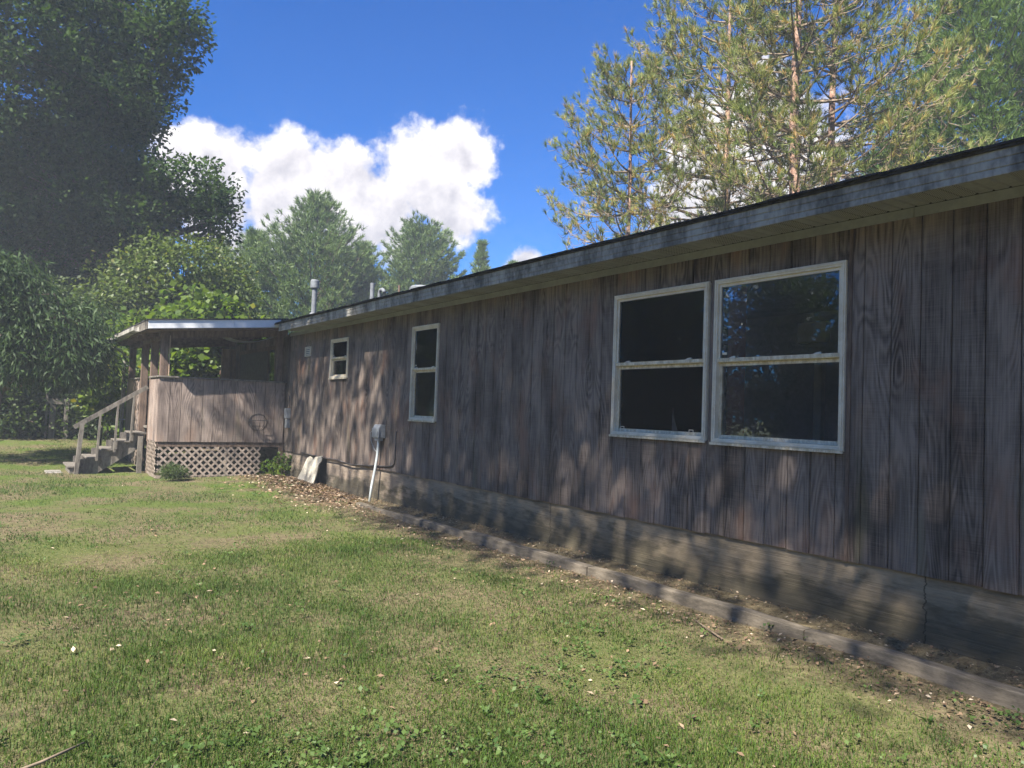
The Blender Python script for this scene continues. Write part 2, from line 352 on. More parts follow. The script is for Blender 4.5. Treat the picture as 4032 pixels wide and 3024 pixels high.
# sheathing with window openings
def wall_grid(ys, zs, hole, x0, x1):
    b = MB()
    for i in range(len(ys) - 1):
        for j in range(len(zs) - 1):
            y0, y1, z0, z1 = ys[i], ys[i + 1], zs[j], zs[j + 1]
            if hole(.5 * (y0 + y1), .5 * (z0 + z1)): continue
            for x in (x0, x1):
                n = len(b.v); b.v += [(x, y0, z0), (x, y1, z0), (x, y1, z1), (x, y0, z1)]; b.f.append((n, n + 1, n + 2, n + 3))
    return b
ins = .035
holes = [(a + ins, b - ins, c + ins, d - ins) for a, b, c, d in OPEN]
ys = sorted({YA, YB, *[q for h in holes for q in h[:2]]}); zs = sorted({H0 + .03, H1 + .06, *[q for h in holes for q in h[2:]]})
wb = wall_grid(ys, zs, lambda y, z: any(h[0] < y < h[1] and h[2] < z < h[3] for h in holes), .014, .125)
for y0, y1, z0, z1 in holes:
    for a, b_ in (((y0, z0), (y1, z0)), ((y1, z0), (y1, z1)), ((y1, z1), (y0, z1)), ((y0, z1), (y0, z0))):
        n = len(wb.v); wb.v += [(.014, *a), (.014, *b_), (.125, *b_), (.125, *a)]; wb.f.append((n, n + 1, n + 2, n + 3))
wb.build('wall_sheathing', 'brown_wood', house)
# siding boards, one by one
SP = .213; BCACHE = {}
def board(y0, y1, z0, z1, dx=0):
    if y1 - y0 < .015 or z1 - z0 < .02: return
    key = (round(y1 - y0, 3), round(z1 - z0, 3))
    if key not in BCACHE:
        b = MB(); w2 = (y1 - y0) / 2; h = z1 - z0
        # lapped profile with eased long edges
        prof = [(.010, -w2), (-.004, -w2), (-.009, -w2 + .006), (-.009, w2 - .006), (-.004, w2), (.010, w2)]
        b.prism(prof, 'z', 0, h); V = b.v; me = bpy.data.meshes.new('siding_board'); me.from_pydata(V, [], b.f); me.materials.append(MATS['siding']); me.update()
        import bmesh; bm = bmesh.new(); bm.from_mesh(me); bmesh.ops.recalc_face_normals(bm, faces=bm.faces); bm.to_mesh(me); bm.free(); BCACHE[key] = me
    link('siding_board', BCACHE[key], (dx, (y0 + y1) / 2, z0), house)
k0 = int(math.floor((YA - 6.062) / SP))
k = k0
while 6.062 + k * SP < YB - .02:
    y0 = 6.062 + k * SP + .0035; y1 = min(6.062 + (k + 1) * SP - .0035, YB); k += 1
    dx = random.uniform(-.0015, .0015); zb = H0 + random.uniform(-.006, .006)
    # cut at window edges
    cuts = [y0, y1] + [e for h in OPEN for e in (h[0] + .01, h[1] - .01) if y0 + .02 < e < y1 - .02]
    cuts.sort()
    for a, b_ in zip(cuts[:-1], cuts[1:]):
        mid = .5 * (a + b_); inside = [h for h in OPEN if h[0] < mid < h[1]]
        if inside:
            h = inside[0]; board(a, b_, zb, h[2] + .01, dx); board(a, b_, h[3] - .01, H1 + .02, dx)
        else: board(a, b_, zb, H1 + .02, dx)
# panel-joint batten by the window pair
MB().box(-.017, -.010, 3.385, 3.412, H0 - .004, H1).build('joint_batten', 'brown_wood', house)
# other walls, floor, ceiling, partitions inside
MB().box(XB - .12, XB, YA, YB, .66, H1 + .05).build('wall', 'siding', house)
MB().box(.13, XB - .12, YA, YA + .12, .66, H1 + .05).build('wall', 'siding', house)
MB().box(.13, XB - .12, YB - .12, YB, .66, H1 + .05).build('wall', 'siding', house)
MB().box(.23, XB - .21, YA + .21, YB - .21, .70, .78).build('interior_floor', 'interior', house)
MB().box(.128, XB - .13, YA + .13, YB - .13, 3.0, 3.06).build('interior_ceiling', 'interior', house)
for y in (8.2, 12.2, 16.0): MB().box(.13, XB - .13, y, y + .1, .80, 2.99).build('partition', 'interior', house)
MB().box(3.2, 3.3, -2.8, 8.1, .80, 2.99).build('partition', 'interior', house)
MB().box(3.12, 3.195, 5.755, 5.865, .80, 2.40).build('interior_door_casing', 'interior_cream', house)
MB().box(3.10, 3.195, 5.70, 6.10, 2.60, 2.85).build('wall_cabinet', 'interior_cream', house)
# roof
ez, ex = 3.30, -.47; rz = 4.28; rx = XB / 2; roofp = [(ex, ez), (rx, rz), (XB + .47, ez), (XB + .47, ez - .03), (rx, rz - .035), (ex, ez - .03)]
roof = MB().prism(roofp, 'y', YA - .3, YB + .3).build('roof', 'shingle', house)
# shingle courses along the eave, ragged lower edge
b = MB(); y = YA - .3
while y < 16.2:
    wd = random.uniform(.28, .34); j = random.uniform(-.012, .012)
    b.quadbox([(ex - .03 + j, y, ez - .016), (ex + .5, y, ez + .118), (ex + .5, y + wd - .006, ez + .118), (ex - .03 + j, y + wd - .006, ez - .016),
               (ex - .03 + j, y, ez - .002), (ex + .5, y, ez + .132), (ex + .5, y + wd - .006, ez + .132), (ex - .03 + j, y + wd - .006, ez - .002)]); y += wd
o = b.build('shingle_edge', 'shingle', roof); tag(o, kind='stuff')
# fascia: ribbed metal in lengths
fz0, fz1 = 3.115, 3.266
lens = [YA - .3, .9, 4.0, 7.05, 10.1, 13.2, 16.16]
for a, b_ in zip(lens[:-1], lens[1:]):
    pr = [(-.44, fz0), (-.453, fz0), (-.453, fz0 + .038), (-.449, fz0 + .041), (-.449, fz0 + .044), (-.456, fz0 + .048), (-.456, fz0 + .093), (-.451, fz0 + .097), (-.451, fz0 + .101), (-.458, fz0 + .105), (-.458, fz1), (-.44, fz1)]
    MB().prism(pr, 'y', a + .002, b_ - .002).build('fascia', 'fascia_metal', house)
MB().box(-.475, -.452, YA - .3, 16.2, 3.2675, 3.283).build('drip_edge', 'shingle', house)
# soffit panels
y = YA - .3; k = 0
while y < 16.15:
    y1 = min(y + .305, 16.15); zz = 3.149
    pr = [(y + .002, zz + .016), (y + .002, zz + .012)]
    for q in range(3):
        w3 = (y1 - y - .004) / 3; pr += [(y + .002 + q * w3 + .012, zz), (y + .002 + (q + 1) * w3 - .012, zz), (y + .002 + (q + 1) * w3, zz + .012)]
    pr.append((y1 - .002, zz + .016))
    MB().prism(pr, 'x', -.438, -.024).build('soffit_panel', 'soffit_vent' if k % 2 else 'soffit_paint', house); y = y1; k += 1
ly = [YA, 2.92, 6.6, 10.2, 13.8, 16.75]
for a, b_ in zip(ly[:-1], ly[1:]): MB().box(-.020, -.0115, a + .002, b_ - .002, H1 - .002, 3.147).build('frieze_board', 'soffit_paint', house)
# windows
def window(y0, y1, z0, z1, zm, lower_in=.028, crack=False):
    f = .042; b = MB()
    def ring(b, a0, a1, c0, c1, w, x0, x1):
        b.box(x0, x1, a0, a1, c0, c0 + w).box(x0, x1, a0, a1, c1 - w, c1).box(x0, x1, a0, a0 + w, c0 + w, c1 - w).box(x0, x1, a1 - w, a1, c0 + w, c1 - w); return b
    wn = ring(b, y0, y1, z0, z1, f, -.030, .03).build('window', 'window_white', house)
    # nailing flange step and inner stop
    ring(MB(), y0 + .012, y1 - .012, z0 + .012, z1 - .012, .012, -.038, -.0301).build('frame_lip', 'window_white', wn)
    MB().box(-.046, -.0305, y0 - .006, y1 + .006, z0 - .016, z0 + .006).build('sill', 'stained_white', wn)
    i0, i1, j0, j1 = y0 + f + .001, y1 - f - .001, z0 + f + .001, z1 - f - .001
    ring(MB(), i0, i1, zm - .018, j1, .024, -.012, .012).build('sash', 'window_white', wn)
    MB().box(-.020, -.0122, i0, i1, zm - .014, zm + .018).build('meeting_rail', 'stained_white', wn)
    ring(MB(), i0, i1, j0, zm - .020, .030, .016, .016 + .024).build('sash', 'stained_white', wn)
    MB().box(-.002, .002, i0 + .023, i1 - .023, zm + .004, j1 - .023).build('pane', 'glass', wn)
    MB().box(.026, .030, i0 + .029, i1 - .029, j0 + .029, zm - .048).build('pane', 'glass', wn)
    for t in (.14, .84):
        yy = i0 + t * (i1 - i0); MB().quadbox([(-.010, yy, zm + .018), (.010, yy, zm + .018), (.010, yy + .075, zm + .018), (-.010, yy + .075, zm + .018), (-.006, yy + .012, zm + .036), (.006, yy + .012, zm + .036), (.006, yy + .05, zm + .030), (-.006, yy + .05, zm + .030)]).build('latch', 'window_white', wn)
    # painted reveal inside
    MB().box(.1265, .40, y1 - .01, y1 + .03, z0 + .01, z1 - .01).build('inner_jamb', 'red_jamb', wn)
    if crack:
        n = MB(); pts = [(y0 + .46, z0 + f + .03), (y0 + .385, z0 + f + .03), (y0 + .435, z0 + .20), (y0 + .452, z0 + .30), (y0 + .46, z0 + .22)]
        n.prism(pts, 'x', .0225, .0255).build('broken_glass_dark_patch', 'iron_and_dark_gaps', wn)  # solid black shape painting the dark seen through the broken pane
        n = MB()
        for yy in (y0 + .18, y1 - .16): n.tube([(.012, yy, z0 + f + .031), (.012, yy, z0 + f + .05), (.012, yy + .05, z0 + f + .05), (.012, yy + .05, z0 + f + .031)], .004, 5)
        n.build('sash_lift', 'window_white', wn)
    else:
        MB().box(-.0065, -.003, i1 - .095, i1 - .045, zm + .05, zm + .07).build('sticker', 'window_white', wn)
    return wn
window(*WIN[0], 2.12); window(*WIN[1], 2.125, crack=True); window(*WIN[2], 2.195); window(*WIN[3], 2.495)
# vent grille
vn = MB().box(-.030, -.0095, 15.36, 15.70, 2.59, 2.612).box(-.030, -.0095, 15.36, 15.70, 2.768, 2.79).box(-.030, -.0095, 15.36, 15.395, 2.612, 2.768).box(-.030, -.0095, 15.665, 15.70, 2.612, 2.768).build('wall_vent', 'window_white', house)
MB().box(-.0115, -.0098, 15.395, 15.665, 2.612, 2.768).build('vent_dark_sheet', 'iron_and_dark_gaps', vn)  # black sheet that paints the shade between the louvres
for i in range(4): MB().quadbox([(-.034, 15.396, 2.620 + i * .038), (-.014, 15.396, 2.634 + i * .038), (-.014, 15.664, 2.634 + i * .038), (-.034, 15.664, 2.620 + i * .038), (-.034, 15.396, 2.636 + i * .038), (-.014, 15.396, 2.648 + i * .038), (-.014, 15.664, 2.648 + i * .038), (-.034, 15.664, 2.636 + i * .038)]).build('louvre', 'window_white', vn)
# roof pipes
def rzat(x): return ez + (rz - ez) * (x - ex) / (rx - ex)
p = MB().tube([(2.5, 22.5, rzat(2.5) - .05), (2.5, 22.5, 5.10)], .075, 14).build('flue_pipe', 'flue_metal', roof)
MB().lathe((2.5, 22.5, 5.08), [(.08, 0), (.125, .02), (.13, .04), (.13, .24), (.11, .27), (.02, .285)]).build('flue_cap', 'flue_metal', roof)
MB().lathe((2.5, 22.5, rzat(2.5) - .02), [(.24, 0), (.20, .10), (.11, .34), (.105, .36)]).build('flue_flashing', 'flue_metal', roof)
MB().tube([(2.5, 18.2, rzat(2.5) - .05), (2.5, 18.2, 4.74)], .055, 10).build('vent_pipe', 'flue_metal', roof)
mb = MB(); mb.tube([(2.5, 17.75, rzat(2.5) - .05), (2.5, 17.75, 4.40), (2.5, 17.73, 4.47), (2.5, 17.67, 4.51), (2.5, 17.58, 4.51), (2.5, 17.50, 4.47), (2.5, 17.46, 4.42)], .045, 10).build('vent_pipe', 'flue_metal', roof, smooth=True)
MB().tube([(2.5, 16.62, rzat(2.5) - .05), (2.5, 16.62, 4.50)], .03, 8).build('vent_pipe', 'brown_wood', roof)
MB().lathe((2.5, 15.4, rzat(2.5) - .02), [(.16, 0), (.16, .18), (.29, .19), (.30, .21), (.30, .29), (.26, .33), (.05, .35)], 24).build('roof_vent', 'flue_metal', roof)
# ------------------------------------------------------------------ things on the wall
mt_ = empty('electric_meter_box', (-.07, 11.75, 0), 'grey electrical box on the siding with a white conduit running into the ground', 'meter box')
MB().prism([(-.010, 1.09), (-.13, 1.09), (-.13, 1.26), (-.10, 1.31), (-.010, 1.31)], 'y', 11.62, 11.86).build('box', 'metal_grey', mt_, bevel=.006)
MB().box(-.139, -.1305, 11.60, 11.88, 1.10, 1.25).build('cover', 'metal_grey', mt_, bevel=.003)
MB().box(-.155, -.1395, 11.625, 11.655, 1.15, 1.20).build('hasp', 'metal_grey', mt_)
MB().box(-.11, -.03, 11.66, 11.82, 1.045, 1.0895).build('conduit_hub', 'soffit_paint', mt_)
MB().tube([(-.07, 11.75, 1.044), (-.07, 11.75, .96), (-.075, 11.76, .80), (-.10, 11.78, .55), (-.135, 11.80, .3), (-.16, 11.82, -.05)], .022, 10).build('conduit', 'pvc', mt_, smooth=True)
MB().tube([(-.09, 11.87, 1.20), (-.07, 11.98, 1.22), (-.03, 12.18, 1.16), (-.025, 12.15, 1.02), (-.03, 11.98, .88), (-.06, 11.83, .86)], .004, 5).build('wire_loop', 'pvc', mt_, smooth=True)
cab = MB().tube([(-.022, 11.2, 1.22), (-.022, 11.2, .78), (-.022, 11.22, .70), (-.022, 11.30, .66), (-.022, 11.45, .645), (-.03, 12.2, .60), (-.04, 13.0, .56), (-.045, 13.7, .60), (-.04, 14.4, .585), (-.03, 15.6, .60)], .011, 6).build('cable', 'cable', smooth=True)
tag(cab, 'dark cable running down the siding and along its bottom edge', 'cable')
jb = empty('junction_box', (-.05, 16.55, 1.2), 'small grey utility box on the siding beside the porch wall', 'utility box')
MB().box(-.10, -.0105, 16.48, 16.66, 1.28, 1.50).build('box', 'metal_grey', jb, bevel=.006); MB().box(-.085, -.0105, 16.50, 16.63, 1.08, 1.26).build('lower_box', 'metal_grey', jb, bevel=.006)
MB().tube([(-.03, 16.56, 1.5), (-.03, 16.56, 1.78)], .010, 6).build('wire', 'cable', jb)
# torn board leaning on the foundation
b = MB(); outl = [(14.44, 0), (15.40, .02), (15.26, .25), (15.16, .50), (15.05, .545), (14.88, .52), (14.82, .47), (14.76, .55), (14.58, .57), (14.40, .60), (14.37, .50), (14.46, .40), (14.42, .22)]
n = len(outl)
for th in (0, .018):
    for y, z in outl: b.v.append((-.20 + z * .27 + th + .004 * math.sin(y * 9), y, z + .02))
b.f.append(tuple(range(n))); b.f.append(tuple(range(2 * n - 1, n - 1, -1)))
for i in range(n): j = (i + 1) % n; b.f.append((j, i, n + i, n + j))
tag(b.build('torn_board', 'torn_board'), 'torn cream board leaning over the crawl space opening', 'board')
# ------------------------------------------------------------------ timber edging
ty = [1.0, 3.45, 5.9, 8.3, 10.1, 11.75]
for i, (a, b_) in enumerate(zip(ty[:-1], ty[1:])):
    b = MB(); n = 9
    for q in range(n + 1):
        y = a + .006 + (b_ - a - .012) * q / n; jx = .003 * math.sin(3 * y + i) + .006 * math.sin(i * 2.1); jz = .006 * math.sin(5 * y) + (.0 if i < 3 else -.03 * (i - 2))
        for px, pz in ((-.432, -.06), (-.431, .096), (-.426, .101), (-.332, .102), (-.327, .097), (-.326, -.06)): b.v.append((px + jx + random.uniform(-.0015, .0015), y, pz + jz + random.uniform(-.0015, .0015)))
    for q in range(n):
        for k in range(6): s = q * 6; b.f.append((s + k, s + (k + 1) % 6, s + 6 + (k + 1) % 6, s + 6 + k))
    b.f.append(tuple(range(6))); b.f.append(tuple(range(n * 6 + 5, n * 6 - 1, -1)))
    lab = ['weathered landscape timber at the open end of the edging row along the foundation', 'weathered landscape timber edging the soil under the window pair', 'weathered landscape timber edging the soil past the window pair',
           'weathered landscape timber edging the soil under plain siding before the tall window', 'half buried landscape timber ending by the white conduit'][i]
    tag(b.build('edging_timber', 'timber'), lab, 'timber', 'timbers edging the foundation bed')
# soil strip between timbers and foundation
V = []; ys_ = np.arange(.8, 12.2, .1); xs_ = np.array([-.335, -.25, -.19, -.12, -.05, .05])
for y in ys_:
    for x in xs_: V.append((x, y, .066 - .045 * max(0, (y - 8) / 4) + .03 * (x + .3) / .3 + .012 * math.sin(9 * y + 20 * x) + random.uniform(-.006, .006)))
ii = np.arange(len(V)).reshape(len(ys_), len(xs_)); sm = npmesh('soil_bed', V, np.stack([ii[:-1, :-1], ii[:-1, 1:], ii[1:, 1:], ii[1:, :-1]], -1).reshape(-1, 4), 'ground')
tag(link('soil_bed', sm, (0, 0, 0)), 'strip of soil between the timbers and the foundation', 'soil', kind='structure')
# ------------------------------------------------------------------ porch
PX, PY0, PY1 = -2.60, 16.85, 21.30; PB, PT, PFL = .745, 2.045, 1.0
porch = empty('porch', (-1.3, 19, 0), 'covered wooden porch with solid board parapet, lattice skirt and low shed roof', 'porch')
def pboards(axis, a0, a1, fixed, out, z0, z1, mat='porch_siding'):
    q = a0
    while q < a1 - .02:
        q1 = min(q + SP, a1); b = MB(); g = .005
        if axis == 'x': b.box(q + g, q1 - g, min(fixed, fixed + out), max(fixed, fixed + out), z0 + random.uniform(-.004, .004), z1)
        else: b.box(min(fixed, fixed + out), max(fixed, fixed + out), q + g, q1 - g, z0 + random.uniform(-.004, .004), z1)
        b.build('parapet_board', mat, porch); q = q1
pboards('x', PX + .002, -.03, PY0, .014, PB, PT)
MB().box(PX + .02, -.03, PY0 + .0145, PY0 + .09, PB + .04, PT - .01).build('parapet_core', 'brown_wood', porch)
pboards('y', PY0 + .016, 17.95, PX, .014, PB, PT); MB().box(PX + .0145, PX + .09, PY0 + .1, 17.94, PB + .04, PT - .01).build('parapet_core', 'brown_wood', porch)
pboards('y', 19.38, PY1, PX, .014, PB, PT); MB().box(PX + .0145, PX + .09, 19.39, PY1 - .01, PB + .04, PT - .01).build('parapet_core', 'brown_wood', porch)
pboards('x', PX + .10, -.03, PY1 - .02, .014, PB, PT)
for c in ((PX - .03, -.02, PY0 - .03, PY0 + .13), (PX - .03, PX + .12, PY0 + .131, 17.97), (PX - .03, PX + .12, 19.36, PY1), (PX + .121, -.02, PY1 - .12, PY1 + .02)):
    MB().box(c[0], c[1], c[2], c[3], PT + .001, PT + .035).build('cap_rail', 'grey_wood', porch, bevel=.004)
MB().box(PX + .1, -.04, PY0 + .1, PY1 - .03, PFL - .05, PFL).build('floor', 'grey_wood', porch)
MB().box(PX + .02, -.03, PY0 + .02, PY0 + .06, PB - .10, PB + .035).build('rim_joist', 'brown_wood', porch)
PROOF = lambda x: 3.10 + (x + 2.9) * .098
def post(x0, x1, y0, y1, z0, z1, mat='brown_wood', name='post'): return MB().box(x0, x1, y0, y1, z0, z1).build(name, mat, porch, bevel=.004)
for (x, y) in ((PX + .01, PY0 + .015), (PX + .01, 17.97), (PX + .01, 19.22), (PX + .01, PY1 - .16)):
    z0 = PT + .036 if y in (PY0 + .015, PY1 - .16) else .02
    post(x, x + .14, y, y + .14, z0, PROOF(x) - .165)
post(-.26, -.12, PY0 + .015, PY0 + .155, PT + .036, PROOF(-.2) - .165)
post(-.38, -.15, PY1 - .1, PY1 + .0, PT + .036, 3.0, 'pale_wood')  # both far posts: pale wood colour stands in for sunlight on them
post(.0 - .13, -.03, PY1 - .1, PY1 + .0, PT + .036, 3.0, 'pale_wood')
MB().box(PX + .16, PX + .175, PY0 - .012, PY0 + .014, PT + .04, 2.9).build('trim_board', 'pale_wood', porch)
for y in (PY0 + .02, PY1 - .13): MB().quadbox([(PX - .02, y, PROOF(PX) - .30), (-.03, y, PROOF(0) - .30), (-.03, y + .09, PROOF(0) - .30), (PX - .02, y + .09, PROOF(PX) - .30), (PX - .02, y, PROOF(PX) - .161), (-.03, y, PROOF(0) - .161), (-.03, y + .09, PROOF(0) - .161), (PX - .02, y + .09, PROOF(PX) - .161)]).build('header_beam', 'brown_wood', porch)
MB().box(PX + .02, PX + .11, PY0 + .112, PY1 - .132, PROOF(PX) - .30, PROOF(PX) - .161).build('header_beam', 'brown_wood', porch)
ry0, ry1, rx0, rx1 = 16.42, 21.75, -2.92, -.30
def slab(x0, x1, y0, y1, o0, o1): return MB().quadbox([(x0, y0, PROOF(x0) + o0), (x1, y0, PROOF(x1) + o0), (x1, y1, PROOF(x1) + o0), (x0, y1, PROOF(x0) + o0), (x0, y0, PROOF(x0) + o1), (x1, y0, PROOF(x1) + o1), (x1, y1, PROOF(x1) + o1), (x0, y1, PROOF(x0) + o1)])
proof = slab(rx0 - .03, rx1 + .12, ry0 - .02, ry1, .041, .065).build('porch_roof', 'shingle', porch)
slab(rx0 + .02, -.03, ry0 + .02, ry1, -.155, -.13).build('porch_ceiling', 'brown_wood', porch)
slab(rx0, -1.30, ry0, ry0 + .018, -.125, .040).build('fascia', 'porch_fascia', proof)
slab(-1.297, rx1 - .03, ry0, ry0 + .018, -.125, .040).build('fascia', 'porch_fascia', proof)
slab(rx0 + .003, rx1 - .03, ry0 - .006, ry0 - .001, -.122, -.105).build('fascia_lip', 'porch_fascia', proof)
slab(rx0 - .02, rx0 - .001, ry0 + .02, ry1, -.13, .039).build('fascia', 'grey_wood', proof)
gut = MB().prism([(rx0 - .13, 2.99), (rx0 - .10, 2.965), (rx0 - .022, 2.965), (rx0 - .022, 3.075), (rx0 - .03, 3.075), (rx0 - .03, 2.975), (rx0 - .095, 2.975), (rx0 - .12, 3.0), (rx0 - .12, 3.07), (rx0 - .13, 3.07)], 'y', ry0 + .9, ry1).build('gutter', 'fascia_metal', proof)
MB().tube([(rx0 - .07, ry1 - .35, 2.97), (rx0 - .07, ry1 - .35, 2.88), (PX - .08, ry1 - .38, 2.70), (PX - .08, ry1 - .38, .55), (PX - .10, ry1 - .38, .40)], .042, 8).build('downspout', 'fascia_metal', proof)
for z in (2.4, 1.05): MB().box(PX - .135, PX - .001, ry1 - .435, ry1 - .325, z, z + .03).build('downspout_strap', 'metal_grey', proof)
# rafters and a loose sagging ceiling panel
for y in np.arange(17.3, 21.2, .75): slab(rx0 + .05, -.05, y, y + .045, -.235, -.1555).build('rafter', 'brown_wood', porch)
b = MB(); n = 12
for s in (0, .012):
    for i in range(n + 1):
        x = -1.25 + 1.05 * i / n; d = .02 + .13 * math.sin(math.pi * i / n) ** .7
        for y in (17.15, 17.6): b.v.append((x, y, PROOF(x) - .24 - d + s))
for i in range(n):
    q = i * 2; o2 = (n + 1) * 2
    b.f += [(q, q + 1, q + 3, q + 2), (o2 + q, o2 + q + 2, o2 + q + 3, o2 + q + 1), (q, q + 2, o2 + q + 2, o2 + q), (q + 1, o2 + q + 1, o2 + q + 3, q + 3)]
b.build('sagging_panel', 'soffit_paint', porch)
# door and side pane in the house wall behind the porch
dr = MB().box(-.020, .02, 17.62, 17.72, 1.02, 2.93).box(-.020, .02, 20.78, 20.88, 1.02, 2.93).box(-.020, .02, 17.72, 20.78, 2.84, 2.93).box(-.020, .02, 18.25, 18.33, 1.02, 2.84).build('door', 'brown_wood', house)
MB().box(-.004, .004, 17.721, 18.249, 1.03, 2.839).build('pane', 'glass', dr); MB().box(-.012, .012, 18.331, 20.779, 1.03, 2.839).build('door_leaf', 'cable', dr)
# lattice skirt: every slat a part
def lattice(parent, P, L, z0, z1, gap=.155, w=.038):
    """P(s,z,d) -> world point; s along the face, d depth"""
    Hh = z1 - z0
    for lay, sg in ((0, 1), (1, -1)):
        s = -Hh
        while s < L + Hh:
            a, b_ = (s, z0), (s + Hh, z1)
            if sg < 0: a, b_ = (s + Hh, z0), (s, z1)
            # clip to 0..L
            def clip(a, b_):
                (s0, q0), (s1, q1) = a, b_
                if max(s0, s1) <= .02 or min(s0, s1) >= L - .02: return None
                def at(sv): t = (sv - s0) / (s1 - s0); return (sv, q0 + t * (q1 - q0))
                pa = a if 0 <= s0 <= L else at(0 if s0 < 0 else L); pb = b_ if 0 <= s1 <= L else at(0 if s1 < 0 else L); return pa, pb
            c = clip(a, b_); s += gap
            if not c: continue
            (s0, q0), (s1, q1) = c; d0 = .004 + lay * .010; dl = math.hypot(s1 - s0, q1 - q0)
            if dl < .08: continue
            nx_, nz_ = -(q1 - q0) / dl * w / 2, (s1 - s0) / dl * w / 2; C = []
            for dd in (d0, d0 + .009): C += [P(s0 - nx_, q0 - nz_, dd), P(s0 + nx_, q0 + nz_, dd), P(s1 + nx_, q1 + nz_, dd), P(s1 - nx_, q1 - nz_, dd)]
            MB().quadbox([C[0], C[1], C[2], C[3], C[4], C[5], C[6], C[7]]).build('slat', 'lattice_wood', parent)
lt = MB().box(PX + .03, -.06, PY0 + .045, PY0 + .058, .0, .06).build('lattice_panel', 'lattice_wood', porch)
lattice(lt, lambda s, z, d: (PX + .04 + s, PY0 + .045 - d, z), 2.05, .04, PB - .005)
MB().box(-1.25, -1.18, PY0 + .06, PY0 + .10, -.02, PB - .01).build('support_post', 'lattice_wood', porch)
lt2 = MB().box(PX + .030, PX + .042, PY0 + .10, 17.95, .0, .05).build('lattice_panel', 'lattice_wood', porch)
lattice(lt2, lambda s, z, d: (PX + .028 - d, PY0 + .1 + s, z), 1.05, .04, PB - .005)
lt3 = MB().box(PX + .030, PX + .042, 19.4, 21.2, .05, .09).build('lattice_panel', 'lattice_wood', porch)
lattice(lt3, lambda s, z, d: (PX + .028 - d, 19.4 + s, z), 1.75, .09, PB - .005)
for x, y in ((-.12, PY0 + .02), (-.12, PY1 - .15), (-1.4, 19)): MB().box(x, x + .1, y, y + .1, -.05, PFL - .055).build('support_post', 'brown_wood', porch)
# wire basket hanging on the parapet
bk = empty('wire_basket', (-.60, 16.72, 1.05), 'black wire half basket hanging low on the porch parapet', 'basket')
b = MB(); cx, cyy, cz = -.60, PY0 - .004, 1.16
def arc(r, z, n=12, sx=1.0): return [(cx + sx * r * math.cos(math.pi * i / n), cyy - r * .8 * math.sin(math.pi * i / n), z) for i in range(n + 1)]
b.tube(arc(.19, cz + .06), .007, 5); b.tube(arc(.17, cz - .06), .005, 5); b.tube(arc(.09, cz - .15), .005, 5); b.build('hoops', 'iron_and_dark_gaps', bk)
b = MB()
for i in range(0, 13, 2):
    a = math.pi * i / 12; f = lambda r: (cx + r * math.cos(a), cyy - r * .8 * math.sin(a))
    b.tube([(*f(.19), cz + .06), (*f(.195), cz), (*f(.17), cz - .06), (*f(.09), cz - .15)], .004, 5)
b.tube([(cx - .19, cyy, cz + .06), (cx - .12, cyy, cz + .17), (cx, cyy, cz + .20), (cx + .12, cyy, cz + .17), (cx + .19, cyy, cz + .06)], .006, 5); b.build('ribs', 'iron_and_dark_gaps', bk)
# ------------------------------------------------------------------ stairs
st = empty('porch_stairs', (-3.3, 18.6, 0), 'grey weathered wooden stairs with a single sloping handrail up to the porch', 'stairs')
SY0, SY1 = 18.05, 19.28
TR = [(-4.02, .17), (-3.68, .345), (-3.40, .52), (-3.12, .695), (-2.85, .87)]
for y in (SY0 + .10, SY1 - .14):
    pl = [(-4.00, .0), (-3.55, .0), (-2.62, .62), (-2.62, .92), (-2.70, .92)]
    pl = [(-3.86, .01), (-3.50, .01), (-2.63, .60), (-2.63, .84), (-2.97, .835), (-2.97, .66), (-3.24, .66), (-3.24, .485), (-3.52, .485), (-3.52, .31), (-3.86, .31)]
    MB().prism(pl, 'y', y, y + .04).build('stringer', 'grey_wood', st)
for x, z in TR:
    MB().box(x - .02, x + .27, SY0 + .06, SY1, z - .035, z).build('tread', 'grey_wood', st, bevel=.004)
    if z > .2: MB().box(x + .035, x + .05, SY0 + .145, SY1 - .145, z - .172, z - .037).build('riser', 'brown_wood', st)
MB().box(-3.99, -3.76, SY0 + .09, SY1 - .05, -.02, .134).build('bottom_step_block', 'grey_wood', st)
MB().bar((-3.885, SY0 + .02, -.03), (-3.815, SY0 + .02, 1.05), .135, .075, up=(1, 0, 0)).build('newel_post', 'grey_wood', st)
def railz(x): return .985 + (x + 3.93) * .665
for x, zb in ((-3.52, .28), (-3.20, .46), (-2.90, .70)): MB().bar((x, SY0 + .03, zb), (x + .03, SY0 + .03, railz(x + .03) - .03), .075, .038, up=(1, 0, 0)).build('baluster', 'grey_wood', st)
MB().bar((-3.96, SY0 + .025, railz(-3.96)), (-2.62, SY0 + .025, railz(-2.62)), .04, .085).build('handrail', 'grey_wood', st)
MB().bar((-2.72, SY0 - .03, 0), (-2.72, SY0 - .03, .80), .09, .09, up=(1, 0, 0)).build('landing_post', 'grey_wood', st)
tag(MB().box(-4.40, -4.10, 18.3, 18.95, -.03, .028).build('stepping_slab', 'concrete_pad', bevel=.01), 'flat pale concrete slab at the foot of the porch stairs', 'slab')
